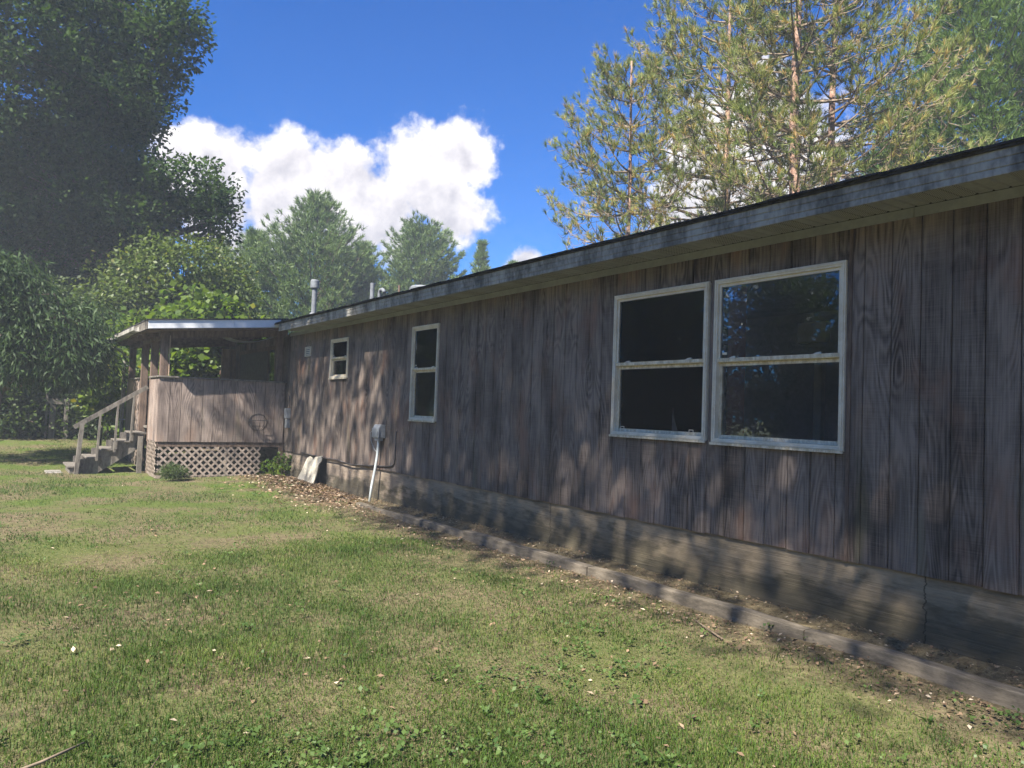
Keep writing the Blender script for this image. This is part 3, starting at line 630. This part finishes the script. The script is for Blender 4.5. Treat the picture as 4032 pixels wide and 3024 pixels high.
# ------------------------------------------------------------------ wooden frame by the hedge
fr = empty('wooden_frame', (-3.8, 26.2, float(gz(-3.8, 26.2))), 'low weathered post and beam frame standing at the hedge edge', 'frame'); z0 = float(gz(-3.8, 26.2)) - .05
for x, h, w_ in ((-4.08, 1.36, .06), (-3.97, 1.14, .15), (-3.60, 1.22, .11)): MB().box(x, x + w_, 26.15, 26.27, z0, z0 + h).build('post', 'grey_wood', fr)
MB().box(-4.10, -3.47, 26.14, 26.149, z0 + 1.06, z0 + 1.22).build('beam', 'grey_wood', fr); MB().box(-4.02, -3.99, 26.16, 26.22, z0 + 1.36, z0 + 1.62).build('stub', 'grey_wood', fr)
# ------------------------------------------------------------------ trees
def shell_pts(n, c, r, lo=.5):
    d = unit(rng.normal(size=(n, 3))); t = lo + (1 - lo) * rng.random(n) ** .55
    return np.array(c) + d * t[:, None] * np.array(r)
def broadleaf(name, base, ells, ncl, per, L, Wd, mat, label, cat='tree', group=None, trunk_r=.2, sig=.38, droop=0., trunk_h=None, limbs=True, lo=.5, upbias=.6, flat=.65, cutoff=None, fine=None, limb=1.0):
    base = np.array(base, float); root = empty(name, base, label, cat, group)
    vol = np.array([e[1][0] * e[1][1] * e[1][2] for e in ells]) ** .75; cnt = np.maximum(3, (ncl * vol / vol.sum()).astype(int))
    C = np.concatenate([shell_pts(k, np.array(e[0]) - base, e[1], lo) for k, e in zip(cnt, ells)])
    if cutoff is not None: C = C[C[:, 2] > cutoff]
    tone = rng.random(len(C)); s = sig * (.6 + .8 * rng.random(len(C)))
    P = np.repeat(C, per, 0) + np.clip(rng.normal(size=(len(C) * per, 3)), -1.5, 1.5) * np.repeat(s, per)[:, None] * np.array([1, 1, flat])
    Q = np.repeat(C, per, 0); tn = np.repeat(tone, per)
    if fine is not None:      # loose even spray of single leaves below the main crown
        E_ = shell_pts(fine[2], np.array(fine[0]) - base, fine[1], .02); P = np.concatenate([P, E_]); Q = np.concatenate([Q, E_ + rng.normal(size=E_.shape)]); tn = np.concatenate([tn, rng.random(len(E_))])
    ok = P[:, 2] > .05; tn = tn[ok]; P = P[ok]; n = len(P)
    out = unit(P - Q[ok]); ax = out * .8 + rng.normal(size=(n, 3)) * .6; ax[:, 2] -= droop
    nr = rng.normal(size=(n, 3)) * .7; nr[:, 2] += upbias
    sz = .7 + .6 * rng.random(n); V, F = leaves(P, ax, nr, L * sz, Wd * sz)
    rnd = np.clip(.6 * rng.random(n) + .4 * tn, 0, 1)
    me = npmesh('crown', V, F, mat, np.repeat(rnd, 4)); cr = bpy.data.objects.new('crown', me); col.objects.link(cr); cr.parent = root
    b = MB(); top = np.mean([np.array(e[0]) - base for e in ells], 0); th = trunk_h or top[2] * .55
    fork = np.array([top[0] * .25, top[1] * .25, th])
    b.tube([(0, 0, -.3), (fork[0] * .4, fork[1] * .4, th * .5), tuple(fork)], [trunk_r * 1.25, trunk_r, trunk_r * .75 * (.4 + .6 * limb)], 9)
    if limbs:
        ec = []
        for e in ells:
            c = np.array(e[0]) - base; mid = (fork + c) / 2 + rng.normal(size=3) * .2; b.tube([tuple(fork), tuple(mid), tuple(c)], [trunk_r * .6 * limb, trunk_r * .4 * limb, trunk_r * .2 * limb], 6); ec.append(c)
        ec = np.array(ec)
        for c in C[rng.permutation(len(C))[:min(len(C), 110)]]:
            o = ec[np.argmin(np.linalg.norm(ec - c, axis=1))]; mid = (o + c) / 2 + rng.normal(size=3) * .15; b.tube([tuple(o), tuple(mid), tuple(c)], [.03, .02, .008], 4, False)
    o = b.build('trunk', 'bark', root, smooth=True, local=True); return root
def twig_mesh(b, pts, r0, r1, n=4): b.tube(pts, list(np.linspace(r0, r1, len(pts))), n, False)
def needles(T_, D_, k, L, Wd, spread, tones):
    n = len(T_); T2 = np.repeat(T_, k, 0); D2 = np.repeat(unit(D_), k, 0); ax = unit(D2 + rng.normal(size=(n * k, 3)) * spread)
    sd = unit(np.cross(ax, rng.normal(size=(n * k, 3)))); Ls = (L * (.75 + .5 * rng.random(n * k)))[:, None]
    st_ = T2 - D2 * (rng.random(n * k)[:, None] * L * .5)
    V = np.empty((n * k, 3, 3)); V[:, 0] = st_ - sd * Wd * .5; V[:, 1] = st_ + sd * Wd * .5; V[:, 2] = st_ + ax * Ls
    rn = np.clip(np.repeat(tones, k) * .7 + .3 * rng.random(n * k), 0, 1)
    return V.reshape(-1, 3), np.arange(n * k * 3).reshape(-1, 3), np.repeat(rn, 3)
def conifer(name, base, Ht, prof, mat, label, group=None, whorl=.5, nb=7, rise=.35, tuft_step=.22, k=9, L=.22, Wd=.035, spread=.5, lowz=.6, bark='bark', tr=.2):
    base = np.array(base, float); root = empty(name, base, label, 'tree', group); b = MB()
    b.tube([(0, 0, -.3), (.05, 0, Ht * .5), (0, .05, Ht * .97)], [tr, tr * .6, .03], 8); Tt, Dd, tn = [], [], []
    z = lowz
    while z < Ht - .15:
        t = z / Ht; Lb = prof(t); a0 = rng.random() * 6.28
        for i in range(nb):
            a = a0 + 6.283 * i / nb + rng.normal() * .18; l = Lb * (.72 + .5 * rng.random()); rs = rise * (.5 + .9 * t) + rng.normal() * .06
            h = np.array([math.cos(a), math.sin(a), 0]); m_ = max(3, int(l / tuft_step)); pts = []
            for j in range(5):
                u = j / 4; pts.append(h * l * u + np.array([0, 0, z + l * (rs * u + .28 * u * u)]))
            twig_mesh(b, [tuple(q) for q in pts], .035 * l / 2 + .008, .006)
            tone = rng.random()
            for j in range(m_):
                u = .22 + .78 * (j + rng.random()) / m_; c = h * l * u + np.array([0, 0, z + l * (rs * u + .28 * u * u)]); tan = h + np.array([0, 0, rs + .56 * u])
                side = np.array([-h[1], h[0], 0]); wdt = l * .34 * (1.1 - u) + .08
                for s in (-1, 0, 1):
                    off = side * s * wdt * (.5 + .7 * rng.random()) + h * abs(s) * wdt * .4 + rng.normal(size=3) * .06; Tt.append(c + off); Dd.append(tan + side * s * .55 + np.array([0, 0, .35])); tn.append(np.clip(tone * .5 + .5 * rng.random(), 0, 1))
        z += whorl * (.75 + .5 * rng.random()) * (1 - .35 * t)
    for j in range(14): Tt.append(np.array([rng.normal() * .05, rng.normal() * .05, Ht * .93 + j * .05])); Dd.append(np.array([0, 0, 1.])); tn.append(.5)
    V, F, rn = needles(np.array(Tt), np.array(Dd), k, L, Wd, spread, np.array(tn)); me = npmesh('crown', V, F, mat, rn)
    o = bpy.data.objects.new('crown', me); col.objects.link(o); o.parent = root
    b.build('trunk', bark, root, smooth=True, local=True); return root
def red_pine(name, base, Ht, zlow, Lmax, label, group, seed, nwh=.62, nb=6, tr=.2, lean=(0, 0), kneed=26, tipdens=1.0, asym=None):
    global rng; keep = rng; rng = np.random.default_rng(seed)
    base = np.array(base, float); root = empty(name, base, label, 'tree', group); b = MB(); tb = MB()
    ax = lambda z: np.array([lean[0] * z / Ht + .05 * math.sin(z * .7 + seed), lean[1] * z / Ht + .05 * math.cos(z * .6), z])
    zz = np.linspace(-.3, Ht, 14); b.tube([tuple(ax(q)) for q in zz], list(np.linspace(tr, .03, 14)), 10)
    Tt, Dd, tn = [], [], []
    z = zlow
    while z < Ht - .2:
        t = (z - zlow) / (Ht - zlow); Lb = Lmax * (1 - .78 * t ** 1.3) * (.8 if t < .08 else 1); a0 = rng.random() * 6.28
        for i in range(nb):
            a = a0 + 6.283 * i / nb + rng.normal() * .25; l = Lb * (.6 + .55 * rng.random()); h = np.array([math.cos(a), math.sin(a), 0])
            if asym is not None: l *= 1 + asym[2] * (h[0] * asym[0] + h[1] * asym[1])
            rs = .18 + .35 * t + rng.normal() * .1; sagg = .28 if t < .5 else .1; o = ax(z)
            f = lambda u: o + h * l * u + np.array([0, 0, l * (rs * u - sagg * u + .42 * u * u * u)])
            tb.tube([tuple(f(u)) for u in (0, .2, .4, .6, .8, 1)], list(np.linspace(.014 + .009 * l, .006, 6)), 5, False)
            nt = int((5 + l * 4.2) * tipdens); side = np.array([-h[1], h[0], 0])
            for j in range(nt):
                u = .30 + .70 * rng.random() ** .75; s = rng.choice((-1, 1)); c = f(u); tl = (.25 + .55 * rng.random()) * (1.15 - .5 * u) * min(1, l / 2)
                d = unit((h * .75 + side * s * (.35 + .7 * rng.random()) + np.array([0, 0, rng.normal() * .3 - .05]))[None])[0]
                e = c + d * tl; e2 = e + np.array([0, 0, .12 + .14 * rng.random()]) + d * .12
                tb.tube([tuple(c), tuple((c + e) / 2 + np.array([0, 0, -.05])), tuple(e), tuple(e2)], [.010, .008, .007, .005], 3, False)
                if rng.random() < (.55 if t < .22 else .92): Tt.append(e2); Dd.append(e2 - e + d * .03 + np.array([0, 0, .05])); tn.append(rng.random())
                if rng.random() < (.2 if t < .22 else .5): Tt.append((e + c) / 2 + np.array([0, 0, .05])); Dd.append(d + np.array([0, 0, .8])); tn.append(rng.random())
                if rng.random() < .6:
                    e3 = (c + e) / 2 + d * .05 + side * rng.normal() * .15 + np.array([0, 0, .22]); tb.tube([tuple((c + e) / 2), tuple(e3)], [.006, .004], 3, False); Tt.append(e3); Dd.append(e3 - (c + e) / 2); tn.append(rng.random())
            Tt.append(f(1.0)); Dd.append(h + np.array([0, 0, .9])); tn.append(rng.random())
        z += nwh * (.7 + .6 * rng.random())
    for j in range(8): Tt.append(ax(Ht) + rng.normal(size=3) * .08); Dd.append(np.array([0, 0, 1.])); tn.append(.4)
    V, F, rn = needles(np.array(Tt), np.array(Dd), kneed, .21, .017, .42, np.array(tn)); me = npmesh('crown', V, F, 'pine_needle', rn)
    o = bpy.data.objects.new('crown', me); col.objects.link(o); o.parent = root
    b.build('trunk', 'pine_bark', root, smooth=True, local=True); tb.build('branches', 'pine_twig', root, local=True); rng = keep; return root
g0 = lambda x, y: float(gz(x, y)) if abs(x) < 60 else .3
# big dark broadleaf on the left
broadleaf('oak_tree', (-6.0, 31.4, .3), [((-6.6, 32.34, 12.95), (6.07, 5.94, 6.86)), ((-3.69, 30.62, 8.6), (3.43, 2.9, 2.9)), ((-1.05, 29.44, 14.67), (1.39, 1.58, 1.85)), ((-2.37, 29.83, 12.16), (1.85, 1.98, 1.85)), ((-0.26, 28.78, 8.86), (1.65, 1.58, 1.12)), ((0.73, 28.38, 7.87), (0.79, 0.92, 0.79)), ((-2.11, 29.96, 7.8), (1.98, 1.98, 1.72)), ((-3.56, 31.68, 6.09), (3.43, 2.38, 2.11))], 1900, 110, .175, .095, 'oak_leaf', 'huge dark green broadleaf tree towering over the hedge beside the porch', trunk_r=.42, sig=.33, lo=.5)
broadleaf('peach_tree', (-5.4, 20.6, .05), [((-5.6, 20.6, 2.9), (1.5, 1.5, 1.7)), ((-4.4, 20.3, 2.7), (1.1, 1.2, 1.0)), ((-4.0, 20.2, 3.2), (.8, .9, .6)), ((-5.5, 20.5, 3.9), (.8, .9, .8)), ((-4.2, 20.4, 2.4), (1.1, 1.1, .6))], 300, 90, .17, .038, 'peach_leaf',
    'small tree with long narrow drooping leaves at the lawn edge', trunk_r=.09, sig=.26, droop=1.1, upbias=.2, cutoff=1.95)
# hedge shrubs along the lawn edge
hd = [(-5.6, 27.2, 1.7, 2.3, 'tallest'), (-3.9, 28.2, 1.9, 2.6, 0), (-2.3, 27.4, 1.6, 2.4, 0), (-7.4, 27.0, 1.8, 2.6, 0), (-.9, 28.5, 1.8, 2.5, 0)]
hl = ['dense dark shrub behind the narrow leaved tree at the lawn edge', 'dense dark shrub behind the low wooden frame', 'rounded dark shrub left of the porch downspout', 'dense dark shrub deep under the huge broadleaf tree', 'dark shrub behind the bright vine thicket']
for (x, y, r, h, _), lb in zip(hd, hl):
    broadleaf('hedge_shrub', (x, y, .3), [((x, y, h * .75), (r, r * .9, h * .75)), ((x + .3, y - .6, h * .4), (r * .9, r * .7, h * .45)), ((x - .3, y, h * 1.45), (r * .7, r * .7, h * .55))], 230, 80, .14, .09, 'hedge_leaf', lb, 'shrub', 'shrubs along the back of the lawn', trunk_r=.07, sig=.34, lo=.45)
broadleaf('vine_thicket', (-.4, 24.6, .3), [((-.5, 24.6, 2.3), (2.3, 1.2, 2.0)), ((-.9, 23.7, 2.5), (1.5, .6, 1.0)), ((-.3, 24.7, 3.9), (1.0, .9, .9)), ((.9, 24.5, 3.2), (1.0, .9, .7))], 330, 60, .20, .17, 'vine_leaf', 'bright yellow green vine thicket with broad leaves behind the porch', 'bush', trunk_r=.05, sig=.32, lo=.5)
broadleaf('leafy_sapling', (-3.0, 22.6, .15), [((-2.9, 22.6, 1.5), (.55, .6, .55)), ((-2.7, 22.6, 2.1), (.45, .5, .45))], 40, 30, .17, .13, 'vine_leaf', 'loose sapling with large pale leaves beside the downspout', 'sapling', trunk_r=.025, sig=.25, lo=.2)
broadleaf('light_tree', (-.2, 27.6, .3), [((-0.24, 27.82, 5.36), (2.21, 1.96, 1.88)), ((0.58, 27.41, 4.38), (1.64, 1.64, 1.47)), ((-1.47, 27.82, 4.71), (1.47, 1.64, 1.64)), ((-0.32, 27.49, 3.07), (2.13, 1.64, 1.64)), ((1.4, 27.0, 3.4), (1.31, 1.31, 1.31))], 460, 70, .15, .09, 'mid_leaf', 'light green broadleaf tree behind the porch roof', trunk_r=.15, sig=.30)
broadleaf('back_tree', (-9, 36, .3), [((-9, 36, 7), (5, 4, 5)), ((-5, 37, 5), (4, 3, 4.6)), ((-1.5, 38, 3.5), (3, 3, 3.5)), ((-8, 35, 2.5), (4, 3, 2.5))], 700, 60, .28, .18, 'hedge_leaf', 'dense dark tree far behind the hedge', trunk_r=.3, sig=.6, lo=.4)
broadleaf('treetop_sprig', (15.1, 21.9, .3), [((15.0, 22.0, 7.6), (1.2, 1.0, .9)), ((15.6, 21.5, 7.2), (1.2, 1, .8))], 60, 60, .13, .08, 'mid_leaf', 'leafy treetop just clearing the roof edge left of the pines', trunk_r=.1, sig=.25)
# conifers behind the house
cone = lambda W_, p=.85: (lambda t: W_ * max(.05, (1 - t)) ** p * (1 if t > .12 else .85))
rnd_ = lambda W_: (lambda t: W_ * math.sqrt(max(.0, 1 - max(0, (t - .35) / .65) ** 2)) * .95 + .15)
cg = 'bushy conifers behind the house'
conifer('conifer', (9.5, 42.5, .3), 13.2, cone(5.6, .75), 'conifer_needle', 'tallest pyramidal conifer behind the flue pipe', cg, nb=8, rise=.5, k=13, L=.32, Wd=.045, tuft_step=.26)
conifer('conifer', (6.6, 44.6, .3), 11.2, cone(3.8, .8), 'conifer_needle', 'slimmer conifer between the light green tree and the tallest conifer', cg, nb=7, rise=.6, k=13, L=.32, Wd=.045, tuft_step=.28)
conifer('conifer', (12.9, 43.8, .3), 11.3, cone(3.7, .8), 'conifer_needle', 'conifer right beside the tallest one, above the plain vent pipe', cg, nb=7, rise=.6, k=13, L=.32, Wd=.045, tuft_step=.28)
conifer('conifer', (16.4, 43.0, .3), 12.6, rnd_(2.9), 'conifer_needle', 'round topped conifer above the mushroom roof vent', cg, nb=9, rise=.35, k=14, L=.28, Wd=.045, tuft_step=.24)
conifer('conifer', (19.6, 41.0, .3), 12.0, cone(3.0, 1.0), 'conifer_needle', 'narrow ragged conifer right of the round topped one', cg, nb=5, rise=.45, k=12, L=.30, Wd=.045, tuft_step=.30)
conifer('conifer', (21.3, 40.0, .3), 10.8, cone(2.8, 1.0), 'conifer_needle', 'small ragged conifer whose tip just clears the eave', cg, nb=5, rise=.45, k=12, L=.30, Wd=.045, tuft_step=.30)
conifer('conifer', (15.0, 50.0, .3), 11.0, cone(4.0, .7), 'conifer_needle', 'distant conifer filling the gap behind the round topped one', cg, nb=7, rise=.5, k=7, L=.36, Wd=.09, tuft_step=.32)
conifer('conifer', (6.2, 52.0, .3), 11.5, cone(4.2, .7), 'conifer_needle', 'distant conifer behind the slimmer one', cg, nb=7, rise=.5, k=7, L=.36, Wd=.09, tuft_step=.32)
# sparse pines beyond the roof
pg = 'sparse long needled pines beyond the roof'
red_pine('pine_tree', (11.6, 12.4, .2), 17.0, 5.2, 4.3, 'tall sparse pine with the thickest pinkish trunk and browning needles', pg, 11, tr=.22, asym=(.83, -.56, .12))
red_pine('pine_tree', (12.9, 12.2, .2), 16.0, 5.4, 3.3, 'sparse browning pine with a slim straight trunk right of the thickest one', pg, 12, tr=.17, asym=(.83, -.56, .1))
red_pine('pine_tree', (12.9, 15.8, .2), 15.2, 5.0, 4.3, 'sparse pine with a dark forking trunk between the two outer pines', pg, 13, tr=.19, asym=(-.83, .56, .25))
red_pine('pine_tree', (10.3, 17.3, .2), 12.2, 6.2, 2.9, 'smallest greener pine at the sky side of the pine group', pg, 14, tr=.11, tipdens=1.1)
wp = lambda W_: (lambda t: W_ * max(.08, 1 - t) ** .7)
eg = 'dense bright green conifers past the pines'
conifer('bright_conifer', (19.5, 11.5, .3), 17.5, wp(5.0), 'conifer_bright', 'dense bright green conifer standing behind the browning pines', eg, nb=9, rise=.25, k=14, L=.27, Wd=.028, tuft_step=.22, whorl=.5, lowz=2)
conifer('bright_conifer', (22.5, 16.0, .3), 12.2, wp(4.2), 'conifer_bright', 'lower bright green conifer seen between the pine trunks', eg, nb=8, rise=.3, k=20, L=.28, Wd=.024, tuft_step=.25, whorl=.5, lowz=2)
conifer('bright_conifer', (21.5, 6.0, .3), 18.5, wp(5.5), 'conifer_bright', 'tall dark green conifer beyond the far roof end', eg, nb=8, rise=.25, k=11, L=.30, Wd=.036, tuft_step=.25, whorl=.55, lowz=3)
# shade trees along the open side of the lawn (unseen; crowns shaped to shade the wall and spare the lawn)
def shade_tree(y, ncl, per, lab):
    return broadleaf('shade_tree', (-14.5, y - 1, 0), [((-9.5, y, 15.3), (2.5, 4.2, 1.8)), ((-8.5, y - 2.4, 14.4), (1.9, 2.4, 1.2)), ((-10.1, y + 2.4, 15.5), (2.0, 2.6, 1.5))], ncl, per, .17, .10, 'shade_leaf', lab, 'tree', 'leaning shade trees opposite the siding', trunk_r=.17, sig=.65, lo=.05, trunk_h=8.0, limb=.10)
shade_tree(-4.6, 330, 86, 'densest leaning shade tree opposite the plain siding end')
shade_tree(2.6, 330, 90, 'leaning shade tree opposite the window pair')
shade_tree(9.9, 190, 62, 'loosest leaning shade tree opposite the small window')
def copy_tree(o, loc, rz_, sc_=1, label=None):
    c = o.copy(); col.objects.link(c); c.location = loc; c.rotation_euler = (0, 0, rz_); c.scale = (sc_, sc_, sc_)
    if label: c['label'] = label
    for ch in [q for q in bpy.data.objects if q.parent == o]:
        d = ch.copy(); col.objects.link(d); d.parent = c
    return c
# far treeline on the open side (mirrored in the window glass)
FT = broadleaf('treeline_tree', (-30, 0, .3), [((-30, 0, 6), (4.5, 4.5, 5.5)), ((-30, 1, 2.6), (5, 5, 2.6)), ((-29, -2, 9.5), (3, 3, 3))], 420, 60, .34, .22, 'hedge_leaf', 'dense tree in the far treeline across the lawn', 'tree', 'far treeline across the lawn', trunk_r=.25, sig=.7, lo=.3)
for i, (x, y) in enumerate(((-31, 8), (-29.5, 15.5), (-28, 23), (-25, 30), (-30, -8), (-29, -16), (-24, -22), (-16, -25), (-8, -26))): copy_tree(FT, (x, y, .3), 1.1 * i, (.85 + .1 * math.sin(i * 2.3)))
# small plants by the porch
broadleaf('yew_shrub', (-2.35, 16.35, 0), [((-2.35, 16.35, .16), (.20, .18, .16)), ((-2.2, 16.38, .13), (.12, .12, .12))], 60, 60, .05, .012, 'hedge_leaf', 'small dark bushy shrub on the lawn in front of the porch lattice', 'shrub', trunk_r=.015, sig=.06, limbs=False, lo=.3)
broadleaf('weedy_plant', (-.35, 16.6, 0), [((-.28, 16.6, .16), (.22, .14, .18)), ((-.1, 16.5, .40), (.10, .10, .20))], 22, 16, .085, .06, 'vine_leaf', 'scrappy leafy weed growing at the corner of lattice and house wall', 'plant', trunk_r=.01, sig=.09, limbs=False, lo=.2)
# ------------------------------------------------------------------ lawn cover
def snoise(x, y, s=0):
    v = 0
    for i, (f, a) in enumerate(((.8, 1), (1.7, .8), (3.6, .6), (7.3, .4))):
        p = s * 1.7 + i * 2.1; v = v + a * np.sin(f * (x * math.cos(p) + y * math.sin(p)) + 1.3 * np.sin(f * .7 * (y * math.cos(p + 1) - x * math.sin(p + 1)) + p) + p * 3)
    return v / 2.0
def lawn_pts(n, dmin, dmax, pw):
    """points in a fan before the camera, density falling with distance"""
    u = rng.random(n); d = (dmin ** pw + u * (dmax ** pw - dmin ** pw)) ** (1 / pw); a = R(-4) + rng.random(n) * R(74)
    x = -5.37 + d * np.sin(a); y = d * np.cos(a); k = (x < -.47 + .0) & (~((x > PX - .1) & (y > PY0 - .05) & (y < PY1))) & (~((x > -4.1) & (y > 18.0) & (y < 19.3))); return x[k], y[k], d[k]
def grass():
    VV, FF, RR, n0 = [], [], [], 0
    for n, d0, d1, pw, hgt, wd in ((370000, 2.6, 9.5, .9, .042, .0038), (330000, 8.5, 30, .75, .046, .011)):
        x, y, d = lawn_pts(n, d0, d1, pw)
        den = snoise(x, y, 1) * .55 + .5 * snoise(x * 2.2, y * 2.2, 3); wall = np.clip((-.50 - x) / 1.0, 0, 1); litter = np.exp(-((x + .3) ** 2 / 2.2 + (y - 14.6) ** 2 / 4.5))
        keep = rng.random(len(x)) < np.clip(.70 + .5 * den, .30, 1) * (.12 + .88 * wall) * (1 - .93 * np.clip(litter * 1.4, 0, 1)); x, y, d = x[keep], y[keep], d[keep]; n = len(x)
        dry = .42 + .30 * snoise(x, y, 5) + .16 * snoise(x * 3, y * 3, 7) + rng.normal(size=n) * .27 - .10 * np.clip((y - 6) / 8, 0, 1) - .20
        tall = np.clip(1 + .55 * snoise(x * 1.4, y * 1.4, 9) - .5 * dry, .35, 1.9); h = hgt * tall * (.55 + .8 * rng.random(n))
        z = gz(x, y); az = rng.random(n) * 6.283; ln = (.35 + 1.0 * rng.random(n)) * (1 + .8 * np.clip(dry, 0, 1)); dx = np.cos(az); dy = np.sin(az); wv_ = wd * (.6 + .8 * rng.random(n))
        B = np.stack([x, y, z - .004], 1); S = np.stack([-dy, dx, 0 * dx], 1) * wv_[:, None] * .5; M_ = B + np.stack([dx * h * .25 * ln, dy * h * .25 * ln, h * .62], 1); Tp = B + np.stack([dx * h * .8 * ln, dy * h * .8 * ln, h * (1.05 - .38 * ln)], 1)
        dry = np.clip(dry, 0, 1)
        if d0 < 5:
            V = np.stack([B - S, B + S, M_ + S * .8, Tp, M_ - S * .8], 1).reshape(-1, 3); i0 = np.arange(n)[:, None] * 5 + n0
            FF.append(np.concatenate([i0 + np.array([0, 1, 2]), i0 + np.array([0, 2, 4]), i0 + np.array([4, 2, 3])])); RR.append(np.repeat(dry, 5))
        else:
            V = np.stack([B - S, B + S, Tp], 1).reshape(-1, 3); FF.append(np.arange(n)[:, None] * 3 + n0 + np.array([[0, 1, 2]])); RR.append(np.repeat(dry, 3))
        VV.append(V); n0 += len(V)
    me = npmesh('grass', np.concatenate(VV), np.concatenate(FF), 'grass', np.concatenate(RR))
    tag(link('grass', me, (0, 0, 0)), 'short patchy green and straw coloured grass of the lawn', 'grass', kind='stuff')
grass()
def weeds():
    x, y, d = lawn_pts(7500, 2.7, 16, .8); den = snoise(x, y, 13) + .4 * snoise(x * 2, y * 2, 15); k = rng.random(len(x)) < np.clip(den * 1.3 + .1, .05, .95); x, y = x[k], y[k]
    PP, AX, NR, LL, WW, RN = [], [], [], [], [], []
    for q, (a, b_) in enumerate(zip(x, y)):
        n = rng.integers(5, 10); big = rng.random() < .03; s = (.062 if big else .024) * (.6 + .7 * rng.random()); z = float(gz(a, b_)); tone = rng.random()
        for i in range(n):
            an = rng.random() * 6.283; rr = 0 if big else .06 * rng.random(); el = .2 + .7 * rng.random()
            PP.append((a + rr * math.cos(an * 3), b_ + rr * math.sin(an * 3), z + (.005 if big else .02 + .035 * rng.random()))); AX.append((math.cos(an), math.sin(an), el)); NR.append((rng.normal() * .3, rng.normal() * .3, 1)); LL.append(s * (.7 + .6 * rng.random())); WW.append(s * (.34 if big else .9)); RN.append(np.clip(tone * .6 + rng.random() * .4, 0, 1))
    V, F = leaves(np.array(PP), np.array(AX), np.array(NR), np.array(LL), np.array(WW)); me = npmesh('weeds', V, F, 'weed_leaf', np.repeat(RN, 4))
    tag(link('weeds', me, (0, 0, 0)), 'clover and broad leaved weeds scattered through the lawn', 'weeds', kind='stuff')
weeds()
def litter():
    x, y, d = lawn_pts(3600, 2.6, 16, .8); den = snoise(x, y, 21); k = rng.random(len(x)) < np.clip(.35 + .6 * den, .05, 1); x, y = x[k], y[k]; sz = .020 + .022 * rng.random(len(x))
    n2 = 6000; x2 = -.25 + rng.normal(size=n2) * .45; y2 = 14.3 + rng.normal(size=n2) * 1.4; k = (x2 < .0) & (x2 > -2.4) & (y2 < 16.8); x2, y2 = x2[k], y2[k]
    n3 = 3000; x3 = -.48 - np.abs(rng.normal(size=n3)) * .28; y3 = .8 + rng.random(n3) * 12; n4 = 2600; x4 = -.29 + rng.random(n4) * .28; y4 = .9 + rng.random(n4) * 12
    X = np.concatenate([x, x2, x3, x4]); Y = np.concatenate([y, y2, y3, y4]); S_ = np.concatenate([sz * .8, .028 + .03 * rng.random(len(x2)), .010 + .024 * rng.random(n3) ** 2, .008 + .018 * rng.random(n4) ** 2])
    Z = gz(X, Y) + .010 + .02 * rng.random(len(X)); Z[-n4:] = .118 - .045 * np.clip((Y[-n4:] - 8) / 4, 0, 1) - .03 + .03 * (X[-n4:] + .3) / .3 + .012 * rng.random(n4)
    n = len(X); P = np.stack([X, Y, Z], 1); az = rng.random(n) * 6.283; ax = np.stack([np.cos(az), np.sin(az), rng.normal(size=n) * .25], 1); nr = rng.normal(size=(n, 3)) * .35; nr[:, 2] += 1
    V, F = leaves(P, ax, nr, S_ * 1.5, S_ * (.5 + .5 * rng.random(n))); me = npmesh('leaf_litter', V, F, 'litter_leaf', np.repeat(rng.random(n), 4))
    tag(link('leaf_litter', me, (0, 0, 0)), 'dry brown fallen leaves and chips along the foundation and in the lawn', 'leaf litter', kind='stuff')
litter()
# sticks on the lawn
def stick(pts, r, label):
    P = [(x, y, float(gz(x, y)) + .014 + dz) for x, y, dz in pts]; tag(MB().tube(P, list(np.linspace(r, r * .5, len(P))), 6).build('stick', 'pine_twig', smooth=True), label, 'stick', 'sticks lying on the lawn')
stick([(-5.62, 3.62, 0), (-5.3, 3.80, .01), (-5.12, 3.86, .02), (-4.95, 3.98, .01)], .011, 'thick crooked fallen stick lying in the grass of the open lawn')
stick([(-4.82, 3.42, .0), (-4.70, 3.62, .03)], .005, 'thin straight pale twig beside the thick crooked stick')
stick([(-.95, 3.75, 0), (-.85, 4.0, .012), (-.72, 4.22, .005)], .008, 'short brown stick on bare soil beside the edging timbers')

# ------------------------------------------------------------------ thin even haze volume, added in place of lens glare
hz = bpy.data.materials.new('haze'); hz.use_nodes = True; t = NT(hz.node_tree); t.n.clear()
pv = t.node('ShaderNodeVolumePrincipled'); pv.inputs['Color'].default_value = (.80, .90, 1, 1); pv.inputs['Density'].default_value = HAZE; pv.inputs['Anisotropy'].default_value = 0
om = t.node('ShaderNodeOutputMaterial'); t.l.new(pv.outputs[0], om.inputs['Volume']); MATS['haze'] = hz
tag(MB().box(-60, 60, -60, 90, -1.2, 21).build('haze', 'haze'), 'thin pale haze added in place of lens glare', 'haze', kind='stuff')
